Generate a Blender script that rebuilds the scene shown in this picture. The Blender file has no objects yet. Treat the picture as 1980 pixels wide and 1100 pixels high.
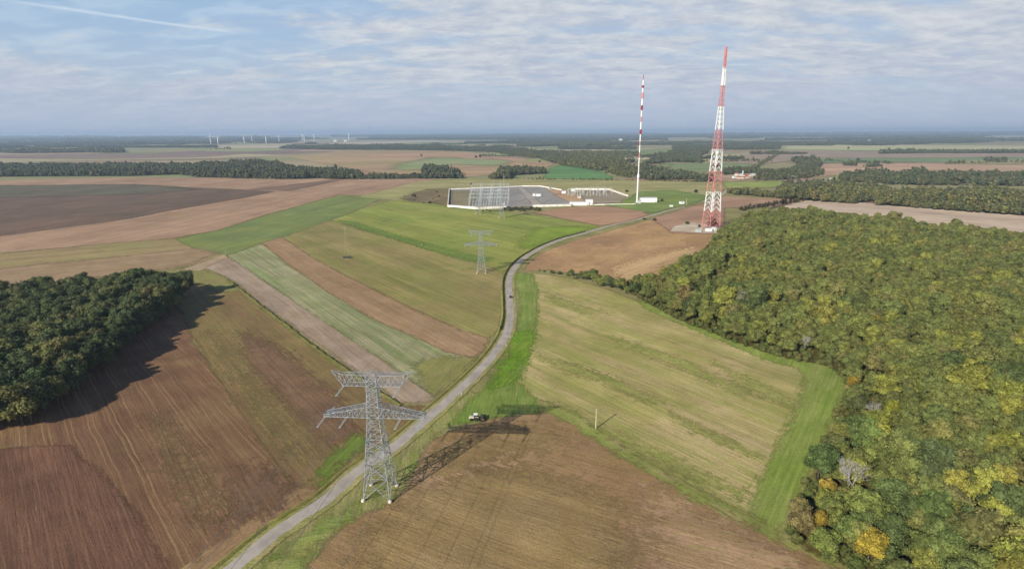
import bpy, math, random
from mathutils import Vector, Matrix, noise as mnoise
from mathutils.geometry import tessellate_polygon
SC = bpy.context.scene
R = math.radians
rnd = random.Random(7)

# ------------------------------------------------------------------ camera
H, F = 120.0, 1100.0                      # drone height in metres, focal length in photo pixels
PITCH = math.atan((550 - 256.5) / F)
ROLL = R(0.25)
cam = bpy.data.objects.new('camera', bpy.data.cameras.new('camera'))
SC.collection.objects.link(cam); SC.camera = cam
cam.data.sensor_width = 36; cam.data.lens = 36 * F / 1980
cam.data.clip_start = 0.5; cam.data.clip_end = 200000
cam.matrix_world = Matrix.Translation((0, 0, H)) @ Matrix.Rotation(math.pi / 2 - PITCH, 4, 'X') @ Matrix.Rotation(-ROLL, 4, 'Z')

# ------------------------------------------------------------------ light
SUN_EL, SHX, SHY = R(28.2), 0.640, 0.768  # elevation, horizontal direction in which shadows fall
sl = bpy.data.lights.new('sun', 'SUN'); sl.energy = 5.0; sl.angle = R(0.55); sl.color = (1, 0.93, 0.82)
sun = bpy.data.objects.new('sun', sl); SC.collection.objects.link(sun)
sd = Vector((SHX * math.cos(SUN_EL), SHY * math.cos(SUN_EL), -math.sin(SUN_EL)))
sun.rotation_euler = sd.to_track_quat('-Z', 'Y').to_euler()
SC.view_settings.view_transform = 'Standard'; SC.view_settings.look = 'None'
SC.view_settings.exposure = 0.24; SC.view_settings.gamma = 1.0; SC.view_settings.use_curve_mapping = False
SC.cycles.use_denoising = True
SC.cycles.max_bounces = 8; SC.cycles.diffuse_bounces = 2; SC.cycles.glossy_bounces = 2
SC.cycles.transparent_max_bounces = 24; SC.cycles.volume_bounces = 0
KC = (1.03, 1.10, 1.27); K = 1.0                                   # calibration: display value of a sunlit surface / its albedo

def lin(c, k=None):
    r = []
    for v, kk in zip(c[:3], KC):
        v = v / 255; v = v / 12.92 if v <= 0.04045 else ((v + 0.055) / 1.055) ** 2.4
        r.append(v / (kk if k is None else k))
    return (*r, 1)

class NT:
    """small node-tree writer"""
    def __init__(s, tree): s.t = tree; s.n = tree.nodes; s.l = tree.links
    def new(s, typ, ins=None, **kw):
        n = s.n.new(typ)
        for k, v in kw.items(): setattr(n, k, v)
        for k, v in (ins or {}).items():
            if v is None: continue
            if isinstance(v, bpy.types.NodeSocket): s.l.new(v, n.inputs[k])
            else: n.inputs[k].default_value = v
        return n
    def math(s, op, a, b=0.0, c=0.0, clamp=False):
        n = s.new('ShaderNodeMath', {0: a, 1: b, 2: c}, operation=op); n.use_clamp = clamp; return n.outputs[0]
    def vmath(s, op, a, b=(0, 0, 0)):
        n = s.new('ShaderNodeVectorMath', {0: a, 1: b}, operation=op)
        return n.outputs['Value'] if op in ('DOT_PRODUCT', 'LENGTH') else n.outputs[0]
    def mix(s, f, a, b, blend='MIX'):
        n = s.new('ShaderNodeMix', data_type='RGBA', blend_type=blend)
        for k, v in ((0, f), (6, a), (7, b)):
            if isinstance(v, bpy.types.NodeSocket): s.l.new(v, n.inputs[k])
            else: n.inputs[k].default_value = v
        return n.outputs[2]
    def noise(s, vec, scale, detail=3.0, rough=0.55, dist=0.0):
        return s.new('ShaderNodeTexNoise', {'Vector': vec, 'Scale': scale, 'Detail': detail, 'Roughness': rough, 'Distortion': dist}).outputs['Fac']
    def rng(s, v, a, b, c=0.0, d=1.0, smooth=True):
        n = s.new('ShaderNodeMapRange', {0: v, 1: a, 2: b, 3: c, 4: d}); n.clamp = True
        if smooth: n.interpolation_type = 'SMOOTHSTEP'
        return n.outputs[0]

# ------------------------------------------------------------------ sky: Nishita air with high thin cloud laid over it by direction
world = bpy.data.worlds.new('World'); SC.world = world; world.use_nodes = True
w = NT(world.node_tree); w.n.clear()
sky = w.new('ShaderNodeTexSky', sky_type='NISHITA'); sky.sun_disc = False
sky.sun_elevation = SUN_EL; sky.sun_rotation = math.atan2(-SHX, -SHY) % (2 * math.pi); sky.altitude = 150; sky.air_density = 1.0; sky.dust_density = 1.5
d = w.new('ShaderNodeTexCoord').outputs['Generated']
sep = w.new('ShaderNodeSeparateXYZ', {0: d}); dx, dy, dz = sep.outputs
up = w.math('MAXIMUM', w.math('ADD', dz, 0.17), 0.05)
u = w.math('DIVIDE', dx, up); v = w.math('DIVIDE', dy, up)
uv = w.new('ShaderNodeCombineXYZ', {0: w.math('MULTIPLY', u, 1.1), 1: w.math('MULTIPLY', v, 2.4), 2: 1.7}).outputs[0]
n_big = w.noise(uv, 0.55, 4, 0.55, 0.6)
n_mid = w.noise(uv, 2.0, 5, 0.52, 0.5)
uv2 = w.new('ShaderNodeCombineXYZ', {0: w.math('MULTIPLY', u, 1.9), 1: w.math('MULTIPLY', v, 2.7), 2: 7.3}).outputs[0]
n_fine = w.noise(uv2, 2.2, 6, 0.50, 0.5)
# clear patch up on the left: lower cloud cover
left = w.rng(w.math('ADD', dx, w.math('MULTIPLY', dz, -0.9)), -0.60, -0.16, 1.0, 0.0)
hi = w.rng(dz, 0.05, 0.15, 0.0, 1.0)
gap = w.math('MULTIPLY', left, hi)
cov = w.math('ADD', w.math('MULTIPLY', n_big, 0.55), w.math('MULTIPLY', n_mid, 0.45))
cov = w.math('ADD', cov, w.math('MULTIPLY', n_fine, 0.30))
cov = w.math('SUBTRACT', cov, w.math('MULTIPLY', gap, 0.19))
cover = w.rng(cov, 0.46, 0.70)
low = w.rng(dz, 0.035, 0.125, 1.0, 0.0)
cover = w.math('MAXIMUM', cover, w.math('MULTIPLY', low, 0.85))
cover = w.math('MAXIMUM', cover, w.math('MULTIPLY', w.math('SUBTRACT', 1.0, gap), 0.55))
S = 0.1
def wc(c): return lin(c, S * 1.18)
n_puff = w.noise(uv2, 6.5, 6, 0.62, 0.2)
bright = w.math('ADD', w.math('ADD', w.math('MULTIPLY', n_fine, 0.42), w.math('MULTIPLY', n_mid, 0.22)), w.math('MULTIPLY', n_puff, 0.36))
cl = w.mix(w.rng(bright, 0.36, 0.68), wc((180, 190, 208)), wc((218, 222, 226)))
cl = w.mix(w.rng(dz, 0.01, 0.115, 0.0, 1.0), w.mix(0.75, cl, wc((179, 190, 214))), cl)
blue = w.mix(w.rng(dz, 0.0, 0.30), wc((176, 198, 226)), wc((160, 193, 229)))
blue = w.mix(w.rng(n_fine, 0.42, 0.66), blue, wc((188, 212, 236)))
skyc = w.mix(0.25, blue, sky.outputs[0])
col = w.mix(cover, skyc, cl)
# an old vapour trail high on the left
def pxdir(x, y):
    a, b = (x - 990) / F, (550 - y) / F
    c_, s_ = math.cos(ROLL), math.sin(ROLL); a, b = a * c_ + b * s_, -a * s_ + b * c_
    return Vector((a, math.cos(PITCH) + b * math.sin(PITCH), -math.sin(PITCH) + b * math.cos(PITCH))).normalized()
t0, t1 = pxdir(120, 17), pxdir(480, 68)
nrm = t0.cross(t1).normalized(); ax = (t1 - t0).normalized()
off = w.math('ABSOLUTE', w.math('ADD', w.vmath('DOT_PRODUCT', d, tuple(nrm)), w.math('MULTIPLY', w.math('SUBTRACT', n_fine, 0.5), 0.006)))
trail = w.rng(off, 0.0002, 0.0030, 1.0, 0.0)
along = w.vmath('DOT_PRODUCT', w.vmath('SUBTRACT', d, tuple(t0)), tuple(ax))
trail = w.math('MULTIPLY', trail, w.math('MULTIPLY', w.rng(along, -0.1, 0.02), w.rng(along, (t1 - t0).length * 0.78, (t1 - t0).length, 1.0, 0.0)))
col = w.mix(w.math('MULTIPLY', trail, 0.6), col, wc((214, 228, 242)))
# towards the zenith the air is deep blue and darker
col = w.mix(w.rng(dz, 0.26, 0.62), col, wc((62, 90, 140)))
bg = w.new('ShaderNodeBackground', {'Color': col, 'Strength': S})
w.new('ShaderNodeOutputWorld', {0: bg.outputs[0]})

# ------------------------------------------------------------------ photo pixel -> point on the ground (or at height z)
def g(px, py, z=0.0):
    d_ = pxdir(px, py)
    t = (z - H) / min(d_.z, -1e-5)
    return Vector((d_.x * t, d_.y * t, z))
def G(pts): return [g(*p_) for p_ in pts]
def direction(a, b):
    v_ = g(*b) - g(*a); return math.atan2(v_.y, v_.x)
def project(p_):
    q = cam.matrix_world.inverted() @ Vector(p_)
    if q.z >= -1: return None
    return (990 + q.x / -q.z * F, 550 - q.y / -q.z * F)

# ------------------------------------------------------------------ object helpers
def tag(o, label=None, cat=None, group=None, kind=None):
    if label: o['label'] = label
    if cat: o['category'] = cat
    if group: o['group'] = group
    if kind: o['kind'] = kind
    return o
def empty(name, loc=(0, 0, 0), rz=0.0):
    o = bpy.data.objects.new(name, None); SC.collection.objects.link(o)
    o.location = loc; o.rotation_euler.z = rz; o.empty_display_size = 0.5
    return o
class MB:
    def __init__(s): s.v = []; s.f = []; s.mi = []
    def face(s, pts, m=0):
        b = len(s.v); s.v += [tuple(p_) for p_ in pts]; s.f.append(tuple(range(b, b + len(pts)))); s.mi.append(m)
    def add(s, vs, fs, m=0):
        b = len(s.v); s.v += [tuple(p_) for p_ in vs]; s.f += [tuple(i + b for i in f) for f in fs]; s.mi += [m] * len(fs)
    def box(s, c, dim, rz=0.0, m=0, taper=1.0):
        hx, hy, hz = dim[0] / 2, dim[1] / 2, dim[2] / 2; ca, sa = math.cos(rz), math.sin(rz); vs = []
        for z_ in (-hz, hz):
            k = taper if z_ > 0 else 1
            for x_, y_ in ((-hx, -hy), (hx, -hy), (hx, hy), (-hx, hy)):
                x_ *= k; y_ *= k
                vs.append((c[0] + x_ * ca - y_ * sa, c[1] + x_ * sa + y_ * ca, c[2] + z_))
        s.add(vs, [(3, 2, 1, 0), (4, 5, 6, 7), (0, 1, 5, 4), (1, 2, 6, 5), (2, 3, 7, 6), (3, 0, 4, 7)], m)
    def bar(s, a, b, w0, w1=None, n=4, m=0):
        a, b = Vector(a), Vector(b); w1 = w0 if w1 is None else w1
        ax_ = b - a
        if ax_.length < 1e-6: return
        ax_.normalize(); q = Vector((0, 0, 1)) if abs(ax_.z) < 0.9 else Vector((1, 0, 0))
        e1 = ax_.cross(q).normalized(); e2 = ax_.cross(e1); vs = []
        for p_, r_ in ((a, w0 / 2), (b, w1 / 2)):
            for i in range(n):
                t = 2 * math.pi * (i + .5) / n; vs.append(p_ + e1 * math.cos(t) * r_ + e2 * math.sin(t) * r_)
        fs = [(i, (i + 1) % n, n + (i + 1) % n, n + i) for i in range(n)] + [tuple(reversed(range(n))), tuple(range(n, 2 * n))]
        s.add(vs, fs, m)
    def lathe(s, prof, c=(0, 0, 0), n=16, m=0, axis='Z'):
        vs = []
        for r_, h_ in prof:
            for i in range(n):
                t = 2 * math.pi * i / n; x_, y_ = r_ * math.cos(t), r_ * math.sin(t)
                vs.append((c[0] + x_, c[1] + y_, c[2] + h_) if axis == 'Z' else ((c[0] + x_, c[1] + h_, c[2] + y_) if axis == 'Y' else (c[0] + h_, c[1] + x_, c[2] + y_)))
        fs = [(k * n + i, k * n + (i + 1) % n, (k + 1) * n + (i + 1) % n, (k + 1) * n + i) for k in range(len(prof) - 1) for i in range(n)]
        fs += [tuple(reversed(range(n))), tuple(range((len(prof) - 1) * n, len(prof) * n))]
        s.add(vs, fs, m)
    def mesh(s, name, mats, smooth=False):
        me = bpy.data.meshes.new(name); me.from_pydata(s.v, [], s.f)
        for m_ in (mats if isinstance(mats, (list, tuple)) else [mats]): me.materials.append(m_)
        me.polygons.foreach_set('material_index', s.mi)
        if smooth: me.polygons.foreach_set('use_smooth', [True] * len(s.f))
        me.update(); return me
    def build(s, name, mats, parent=None, smooth=False, loc=None):
        o = bpy.data.objects.new(name, s.mesh(name, mats, smooth)); SC.collection.objects.link(o)
        if parent: o.parent = parent
        if loc is not None: o.location = loc
        return o
def copy_tree(o, parent=None):
    c = o.copy(); SC.collection.objects.link(c)
    if parent: c.parent = parent
    for ch in [x for x in o.children]: copy_tree(ch, c)
    return c

# ------------------------------------------------------------------ plain materials
def mat(name, c, rough=0.8, metal=0.0, var=0.12, scale=2.0, srgb=True):
    m = bpy.data.materials.new(name); m.use_nodes = True; t = NT(m.node_tree)
    b = t.n['Principled BSDF']
    base = lin(c) if srgb else (*c, 1)
    co = t.new('ShaderNodeTexCoord').outputs['Object']
    n = t.noise(co, scale, 4)
    dark = tuple(x * (1 - var * 1.6) for x in base[:3]) + (1,); lite = tuple(min(1, x * (1 + var)) for x in base[:3]) + (1,)
    t.l.new(t.mix(t.rng(n, 0.3, 0.7), dark, lite), b.inputs['Base Color'])
    b.inputs['Roughness'].default_value = rough; b.inputs['Metallic'].default_value = metal
    b.inputs['Specular IOR Level'].default_value = 0.3
    return m
M = dict(
    steel=mat('galvanised_steel', (0.36, 0.385, 0.40), 0.45, 0.35, 0.25, 0.8, srgb=False),
    steel_dull=mat('weathered_steel', (0.50, 0.55, 0.55), 0.6, 0.1, 0.2, 0.6, srgb=False),
    concrete=mat('concrete', (0.60, 0.56, 0.48), 0.9, 0, 0.15, 1.5, srgb=False),
    wallwhite=mat('wall_concrete', (0.80, 0.76, 0.68), 0.85, 0, 0.12, 0.15, srgb=False),
    walldark=mat('wall_weathered', (0.10, 0.085, 0.07), 0.85, 0, 0.2, 0.3, srgb=False),
    white=mat('white_paint', (0.80, 0.80, 0.78), 0.6, 0, 0.05, 0.3, srgb=False),
    red=mat('red_paint', (0.60, 0.25, 0.24), 0.6, 0, 0.15, 0.3, srgb=False),
    darkred=mat('dark_red_paint', (0.30, 0.03, 0.05), 0.6, 0, 0.15, 0.3, srgb=False),
    insul=mat('insulator_glass', (0.34, 0.39, 0.38), 0.3, 0, 0.1, 5, srgb=False),
    cable=mat('aluminium_cable', (0.20, 0.20, 0.19), 0.7, 0.1, 0.1, 1, srgb=False),
    roofgrey=mat('grey_roof', (0.42, 0.43, 0.44), 0.7, 0, 0.1, 0.5, srgb=False),
    tile=mat('red_roof_tiles', (0.34, 0.13, 0.08), 0.8, 0, 0.25, 1, srgb=False),
    render=mat('house_render', (0.62, 0.56, 0.47), 0.9, 0, 0.1, 0.4, srgb=False),
    glass=mat('dark_glass', (0.03, 0.035, 0.04), 0.12, 0, 0.1, 1, srgb=False),
    rubber=mat('rubber', (0.025, 0.023, 0.02), 0.85, 0, 0.2, 4, srgb=False),
    carpaint=mat('dark_car_paint', (0.035, 0.035, 0.04), 0.3, 0.3, 0.05, 3, srgb=False),
    tracwhite=mat('cream_paint', (0.50, 0.49, 0.38), 0.5, 0, 0.1, 2, srgb=False),
    tracgreen=mat('tractor_paint', (0.55, 0.50, 0.38), 0.5, 0, 0.15, 2, srgb=False),
    iron=mat('soiled_iron', (0.07, 0.07, 0.055), 0.7, 0.2, 0.3, 2, srgb=False),
    ironred=mat('faded_red_iron', (0.26, 0.11, 0.08), 0.7, 0.1, 0.3, 2, srgb=False),
    polewood=mat('pale_pole_wood', (0.46, 0.42, 0.30), 0.9, 0, 0.2, 1.5, srgb=False),
    bark=mat('bark', (0.10, 0.085, 0.065), 0.95, 0, 0.3, 1.2, srgb=False),
    deadwood=mat('bare_grey_wood', (0.40, 0.38, 0.34), 0.95, 0, 0.25, 1.5, srgb=False),
)

# ------------------------------------------------------------------ field materials
def field_mat(name, A, B, ang=0.0, C=None, streak=2.0, s_amt=0.6, slen=14.0, patch=0.02, pr=(0.38, 0.62), tram=None, speck=None, fine=0.24, row=0.17, edge=1.6, bump=0.0, swirl=0.0):
    """A/B large patches, C streaks along the rows, tram=(spacing, width, colour, strength), speck=(colour, amount, scale)"""
    m = bpy.data.materials.new(name); m.use_nodes = True; t = NT(m.node_tree); b = t.n['Principled BSDF']
    co = t.new('ShaderNodeTexCoord').outputs['Object']
    rot = t.new('ShaderNodeMapping', {'Vector': co, 'Rotation': (0, 0, -ang)}).outputs[0]
    wob = t.noise(co, 0.03, 2)
    if swirl:
        rot = t.vmath('ADD', rot, t.new('ShaderNodeCombineXYZ', {0: 0.0, 1: t.math('MULTIPLY', wob, swirl)}).outputs[0])
    col_ = t.mix(t.rng(t.noise(co, patch, 5, 0.6, 0.4), *pr), lin(A), lin(B))
    C = C or A
    st = t.new('ShaderNodeMapping', {'Vector': rot, 'Scale': (1 / (streak * slen), 1 / streak, 1)}).outputs[0]
    n1 = t.noise(st, 1.0, 5, 0.7)
    st2 = t.new('ShaderNodeMapping', {'Vector': rot, 'Scale': (1 / (streak * slen * 3), 1 / (streak * 4.3), 1)}).outputs[0]
    n2 = t.noise(st2, 1.0, 3, 0.6)
    f = t.math('MULTIPLY', t.rng(t.math('ADD', t.math('MULTIPLY', n1, 0.5), t.math('MULTIPLY', n2, 0.5)), 0.42, 0.60), s_amt)
    col_ = t.mix(f, col_, lin(C))
    band = t.new('ShaderNodeMapping', {'Vector': rot, 'Scale': (1 / (streak * 90), 1 / (streak * 7), 1)}).outputs[0]
    bf = t.rng(t.noise(band, 1.0, 2, 0.5), 0.35, 0.65, 0.9, 1.1, smooth=False)
    col_ = t.vmath('MULTIPLY', col_, t.new('ShaderNodeCombineXYZ', {0: bf, 1: bf, 2: bf}).outputs[0])
    if tram:
        sp, wd, tc, ta = tram
        s2 = t.new('ShaderNodeSeparateXYZ', {0: rot}).outputs[1]
        wb = t.math('ADD', s2, t.math('MULTIPLY', t.noise(co, 0.008, 1), sp * 0.15))
        ph = t.math('ABSOLUTE', t.math('SUBTRACT', t.math('FRACT', t.math('DIVIDE', wb, sp)), 0.5))
        # two wheel lines, one metre either side of the centre
        a1 = t.math('ABSOLUTE', t.math('SUBTRACT', t.math('MULTIPLY', ph, sp), 0.95))
        ln = t.math('MULTIPLY', t.rng(a1, wd * 0.35, wd, 1.0, 0.0), t.rng(t.noise(st2, 1.7, 2), 0.36, 0.56))
        col_ = t.mix(t.math('MULTIPLY', ln, ta), col_, lin(tc))
    if speck:
        sc_, sa_, ss_ = speck
        sn = t.math('MULTIPLY', t.rng(t.noise(co, ss_, 4, 0.7), 0.54, 0.66), t.rng(t.noise(co, ss_ * 0.06, 3), 0.42, 0.62))
        col_ = t.mix(t.math('MULTIPLY', sn, sa_), col_, lin(sc_))
    st3 = t.new('ShaderNodeMapping', {'Vector': rot, 'Scale': (1 / (streak * 30), 1 / (streak * 0.42), 1)}).outputs[0]
    rowf = t.rng(t.noise(st3, 1.0, 3, 0.6), 0.3, 0.7, 1 - row, 1 + row, smooth=False)
    blot = t.rng(t.noise(co, 0.055 if streak < 3 else 0.02, 5, 0.7, 0.6), 0.3, 0.7, 0.86, 1.14, smooth=False)
    fn = t.rng(t.noise(co, 0.9, 6, 0.75), 0.25, 0.75, 1 - fine, 1 + fine, smooth=False)
    fm = t.rng(t.noise(st, 3.1, 4, 0.7), 0.25, 0.75, 1 - fine * 0.7, 1 + fine * 0.7, smooth=False)
    fac = t.math('MULTIPLY', t.math('MULTIPLY', fn, fm), t.math('MULTIPLY', rowf, blot))
    col_ = t.vmath('MULTIPLY', col_, t.new('ShaderNodeCombineXYZ', {0: fac, 1: fac, 2: fac}).outputs[0])
    t.l.new(col_, b.inputs['Base Color'])
    b.inputs['Roughness'].default_value = 1.0; b.inputs['Specular IOR Level'].default_value = 0.1
    bp = t.new('ShaderNodeBump', {'Height': t.math('ADD', n1, t.noise(co, 1.4, 5, 0.7)), 'Distance': 0.4 + bump, 'Strength': 0.6})
    t.l.new(bp.outputs[0], b.inputs['Normal'])
    # ragged edge: growth of one field thins out into the next
    at = t.new('ShaderNodeAttribute', attribute_name='fade', attribute_type='GEOMETRY').outputs['Fac']
    en = t.math('ADD', t.math('MULTIPLY', t.noise(co, 0.22, 5, 0.75), 0.6), t.math('MULTIPLY', t.noise(st, 1.3, 4, 0.7), 0.4))
    al = t.math('ADD', at, t.math('MULTIPLY', t.math('SUBTRACT', en, 0.5), edge))
    al = t.rng(al, 0.28, 0.72)
    inner = t.math('GREATER_THAN', at, 0.999)
    al = t.math('MAXIMUM', al, inner); al = t.math('MULTIPLY', al, t.math('GREATER_THAN', at, 0.001))
    mx = t.new('ShaderNodeMixShader', {0: al, 1: t.new('ShaderNodeBsdfTransparent').outputs[0], 2: b.outputs[0]})
    t.l.new(mx.outputs[0], t.n['Material Output'].inputs[0])
    return m

def densify(pts, step):
    out = []
    for i, a in enumerate(pts):
        b = pts[(i + 1) % len(pts)]; L = (b - a).length; k = max(1, min(60, int(L / step)))
        for j in range(k): out.append(a.lerp(b, j / k))
    return out
_nsheet = [0]
def sheet_z(level, dist):
    _nsheet[0] += 1                          # every sheet lies at a height of its own, so no two are coplanar
    return (level * 0.02 + _nsheet[0] * 0.0012) * (1 if dist < 700 else 4)
def grid_sheet(name, pts, m, level, label, fe, dist, kind):
    import numpy as np
    P = np.array([(p_.x, p_.y) for p_ in pts]); fe = fe * (1 + dist * 0.003)
    x0, y0 = P.min(0) - fe; x1, y1 = P.max(0) + fe
    cell = max(fe * 0.55, (x1 - x0) / 170, (y1 - y0) / 170)
    nx, ny = int((x1 - x0) / cell) + 2, int((y1 - y0) / cell) + 2
    X, Y = np.meshgrid(x0 + np.arange(nx) * cell, y0 + np.arange(ny) * cell)
    D = np.full(X.shape, 1e9); ins = np.zeros(X.shape, bool)
    for i in range(len(P)):
        a, b = P[i - 1], P[i]; ab = b - a; L2 = max(ab @ ab, 1e-9)
        t = np.clip(((X - a[0]) * ab[0] + (Y - a[1]) * ab[1]) / L2, 0, 1)
        D = np.minimum(D, np.hypot(X - a[0] - t * ab[0], Y - a[1] - t * ab[1]))
        if a[1] != b[1]:
            c_ = ((a[1] > Y) != (b[1] > Y)) & (X < (b[0] - a[0]) * (Y - a[1]) / (b[1] - a[1]) + a[0]); ins ^= c_
    sd = np.where(ins, D, -D); fade = np.clip(0.5 + sd / (2 * fe), 0, 1)
    z = sheet_z(level, dist)
    idx = -np.ones(X.shape, int); vs, fv, fs = [], [], []
    keep = np.zeros(X.shape, bool); q = fade > 0
    cellok = q[:-1, :-1] | q[1:, :-1] | q[:-1, 1:] | q[1:, 1:]
    for j, i in zip(*np.nonzero(cellok)):
        f = []
        for jj, ii in ((j, i), (j, i + 1), (j + 1, i + 1), (j + 1, i)):
            if idx[jj, ii] < 0: idx[jj, ii] = len(vs); vs.append((float(X[jj, ii]), float(Y[jj, ii]), z)); fv.append(float(fade[jj, ii]))
            f.append(int(idx[jj, ii]))
        fs.append(f)
    me = bpy.data.meshes.new(name); me.from_pydata(vs, [], fs); me.materials.append(m)
    at = me.attributes.new('fade', 'FLOAT', 'POINT'); at.data.foreach_set('value', fv)
    o = bpy.data.objects.new(name, me); SC.collection.objects.link(o); tag(o, label, None, None, kind); return o
def sheet(name, px, m, level, label=None, feather=None, world_pts=None, jit=1.0, kind='structure'):
    pts = [Vector(p_).to_3d() for p_ in world_pts] if world_pts else G(px)
    for p_ in pts: p_.z = 0
    area = sum(pts[i].x * pts[(i + 1) % len(pts)].y - pts[(i + 1) % len(pts)].x * pts[i].y for i in range(len(pts)))
    if area < 0: pts.reverse()
    dist = min(p_.length for p_ in pts)
    if feather and feather >= 2 and level > 1: return grid_sheet(name, pts, m, level, label, feather, dist, kind)
    pts = densify(pts, 6 + dist * 0.02)
    n = len(pts); inn, out = [], []
    for i, p_ in enumerate(pts):
        a, b = pts[i - 1], pts[(i + 1) % n]
        tg = (b - a); tg.z = 0
        if tg.length < 1e-6: tg = Vector((1, 0, 0))
        tg.normalize(); nr = Vector((tg.y, -tg.x, 0))
        D = p_.length
        fe = (feather if feather is not None else 0.8) * (1 + D * 0.003)
        j = (mnoise.noise(Vector((p_.x * 0.04, p_.y * 0.04, level))) * 0.9) * jit * (0.5 + D * 0.0015)
        # never let the feathered rim cross to the far side of a narrow outline
        room = 1e9
        for k in range(0, n):
            if k in (i, (i - 1) % n, (i + 1) % n, (i - 2) % n): continue
            c0, c1 = pts[k], pts[(k + 1) % n]; e = c1 - c0; den = nr.x * e.y - nr.y * e.x
            if abs(den) < 1e-9: continue
            w_ = c0 - p_
            t_ = (w_.x * e.y - w_.y * e.x) / den; u_ = (w_.x * nr.y - w_.y * nr.x) / den
            if t_ < 0 and -0.01 <= u_ <= 1.01: room = min(room, -t_)
        fi = min(fe, room * 0.36); j = max(-room * 0.1, min(room * 0.1, j))
        q = p_ + nr * j
        inn.append(q - nr * fi); out.append(q + nr * fe)
    z = sheet_z(level, dist)
    tri = tessellate_polygon([inn])
    vs = [(p_.x, p_.y, z) for p_ in inn] + [(p_.x, p_.y, z) for p_ in out]
    fs = []
    for t_ in tri:
        a, b, c = (inn[k] for k in t_)
        fs.append(tuple(t_) if (b - a).cross(c - a).z > 0 else tuple(reversed(t_)))
    fs += [(i, n + i, n + (i + 1) % n, (i + 1) % n) for i in range(n)]
    me = bpy.data.meshes.new(name); me.from_pydata(vs, [], fs); me.materials.append(m)
    at = me.attributes.new('fade', 'FLOAT', 'POINT'); at.data.foreach_set('value', [1.0] * n + [0.0] * n)
    o = bpy.data.objects.new(name, me); SC.collection.objects.link(o)
    tag(o, label, None, None, kind); return o
def smooth_path(pts, step=4.0):
    P_ = [Vector(p_) for p_ in pts]; out = []
    for i in range(len(P_) - 1):
        p0 = P_[max(0, i - 1)]; p1 = P_[i]; p2 = P_[i + 1]; p3 = P_[min(len(P_) - 1, i + 2)]
        k = max(1, int((p2 - p1).length / step))
        for j in range(k):
            t = j / k
            out.append(0.5 * ((2 * p1) + (p2 - p0) * t + (2 * p0 - 5 * p1 + 4 * p2 - p3) * t * t + (3 * p1 - p0 - 3 * p2 + p3) * t ** 3))
    out.append(P_[-1]); return out
def normals(path):
    r = []
    for i in range(len(path)):
        a, b = path[max(0, i - 1)], path[min(len(path) - 1, i + 1)]; tg = (b - a); tg.z = 0; tg.normalize(); r.append(Vector((-tg.y, tg.x, 0)))
    return r                                # to the LEFT of travel
def ribbon(name, path, prof, m, label=None, jit=0.0, kind='structure', fades=None):
    """prof: list of (offset to the left, height)"""
    nr = normals(path); k = len(prof); vs = []; fd = []
    for i, (p_, n_) in enumerate(zip(path, nr)):
        for j, (o_, h_) in enumerate(prof):
            jj = mnoise.noise(Vector((p_.x * 0.15, p_.y * 0.15, j * 3.1 + o_))) * jit
            q = p_ + n_ * (o_ + jj); hh = h_ * (1 + (jj * 0.8 if h_ > 0.2 else 0)); vs.append((q.x, q.y, max(hh, 0.004))); fd.append(fades[j] if fades else 1.0)
    fs = [(i * k + j + 1, i * k + j, (i + 1) * k + j, (i + 1) * k + j + 1) for i in range(len(path) - 1) for j in range(k - 1)]
    me = bpy.data.meshes.new(name); me.from_pydata(vs, [], fs); me.materials.append(m)
    if sum(p_.normal.z for p_ in me.polygons) < 0: me.flip_normals()
    at = me.attributes.new('fade', 'FLOAT', 'POINT'); at.data.foreach_set('value', fd)
    o = bpy.data.objects.new(name, me); SC.collection.objects.link(o); tag(o, label, None, None, kind); return o

# ------------------------------------------------------------------ the ground out to the horizon: open country of many fields
def country_mat():
    m = bpy.data.materials.new('country_ground'); m.use_nodes = True; t = NT(m.node_tree); b = t.n['Principled BSDF']
    co = t.new('ShaderNodeTexCoord').outputs['Object']
    wv = t.vmath('ADD', co, t.vmath('MULTIPLY', t.new('ShaderNodeTexNoise', {'Vector': co, 'Scale': 0.0011, 'Detail': 2.0}).outputs['Color'], (420, 420, 0)))
    sq = t.new('ShaderNodeMapping', {'Vector': wv, 'Rotation': (0, 0, 0.35), 'Scale': (1 / 620, 1 / 330, 1)}).outputs[0]
    vo = t.new('ShaderNodeTexVoronoi', {'Vector': sq, 'Scale': 1.0, 'Randomness': 0.8}, distance='CHEBYCHEV', voronoi_dimensions='2D')
    r_ = t.new('ShaderNodeSeparateXYZ', {0: vo.outputs['Color']}).outputs
    rp = t.new('ShaderNodeValToRGB', {0: r_[0]}); cr = rp.color_ramp; cr.interpolation = 'CONSTANT'
    cols = [(0, (150, 148, 112)), (0.14, (172, 158, 132)), (0.30, (128, 146, 96)), (0.42, (160, 134, 116)), (0.55, (142, 150, 108)), (0.66, (186, 176, 150)), (0.78, (116, 140, 84)), (0.88, (134, 116, 104))]
    while len(cr.elements) < len(cols): cr.elements.new(0.5)
    for e, (p_, c_) in zip(cr.elements, cols): e.position = p_; e.color = lin(c_)
    c = rp.outputs[0]
    n = t.rng(t.noise(co, 0.004, 6, 0.6), 0.3, 0.7)
    c = t.mix(t.math('MULTIPLY', n, 0.35), c, lin((120, 128, 92)))
    n3 = t.rng(t.noise(t.new('ShaderNodeMapping', {'Vector': co, 'Rotation': (0, 0, 0.35), 'Scale': (0.01, 0.08, 1)}).outputs[0], 1.0, 4), 0.3, 0.7)
    c = t.mix(t.math('MULTIPLY', n3, 0.3), c, lin((165, 150, 120)))
    t.l.new(c, b.inputs['Base Color']); b.inputs['Roughness'].default_value = 1; b.inputs['Specular IOR Level'].default_value = 0.1
    return m
mb = MB(); rings = [0, 300, 900, 2500, 6000, 14000, 28000, 46000]; NS = 72
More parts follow.
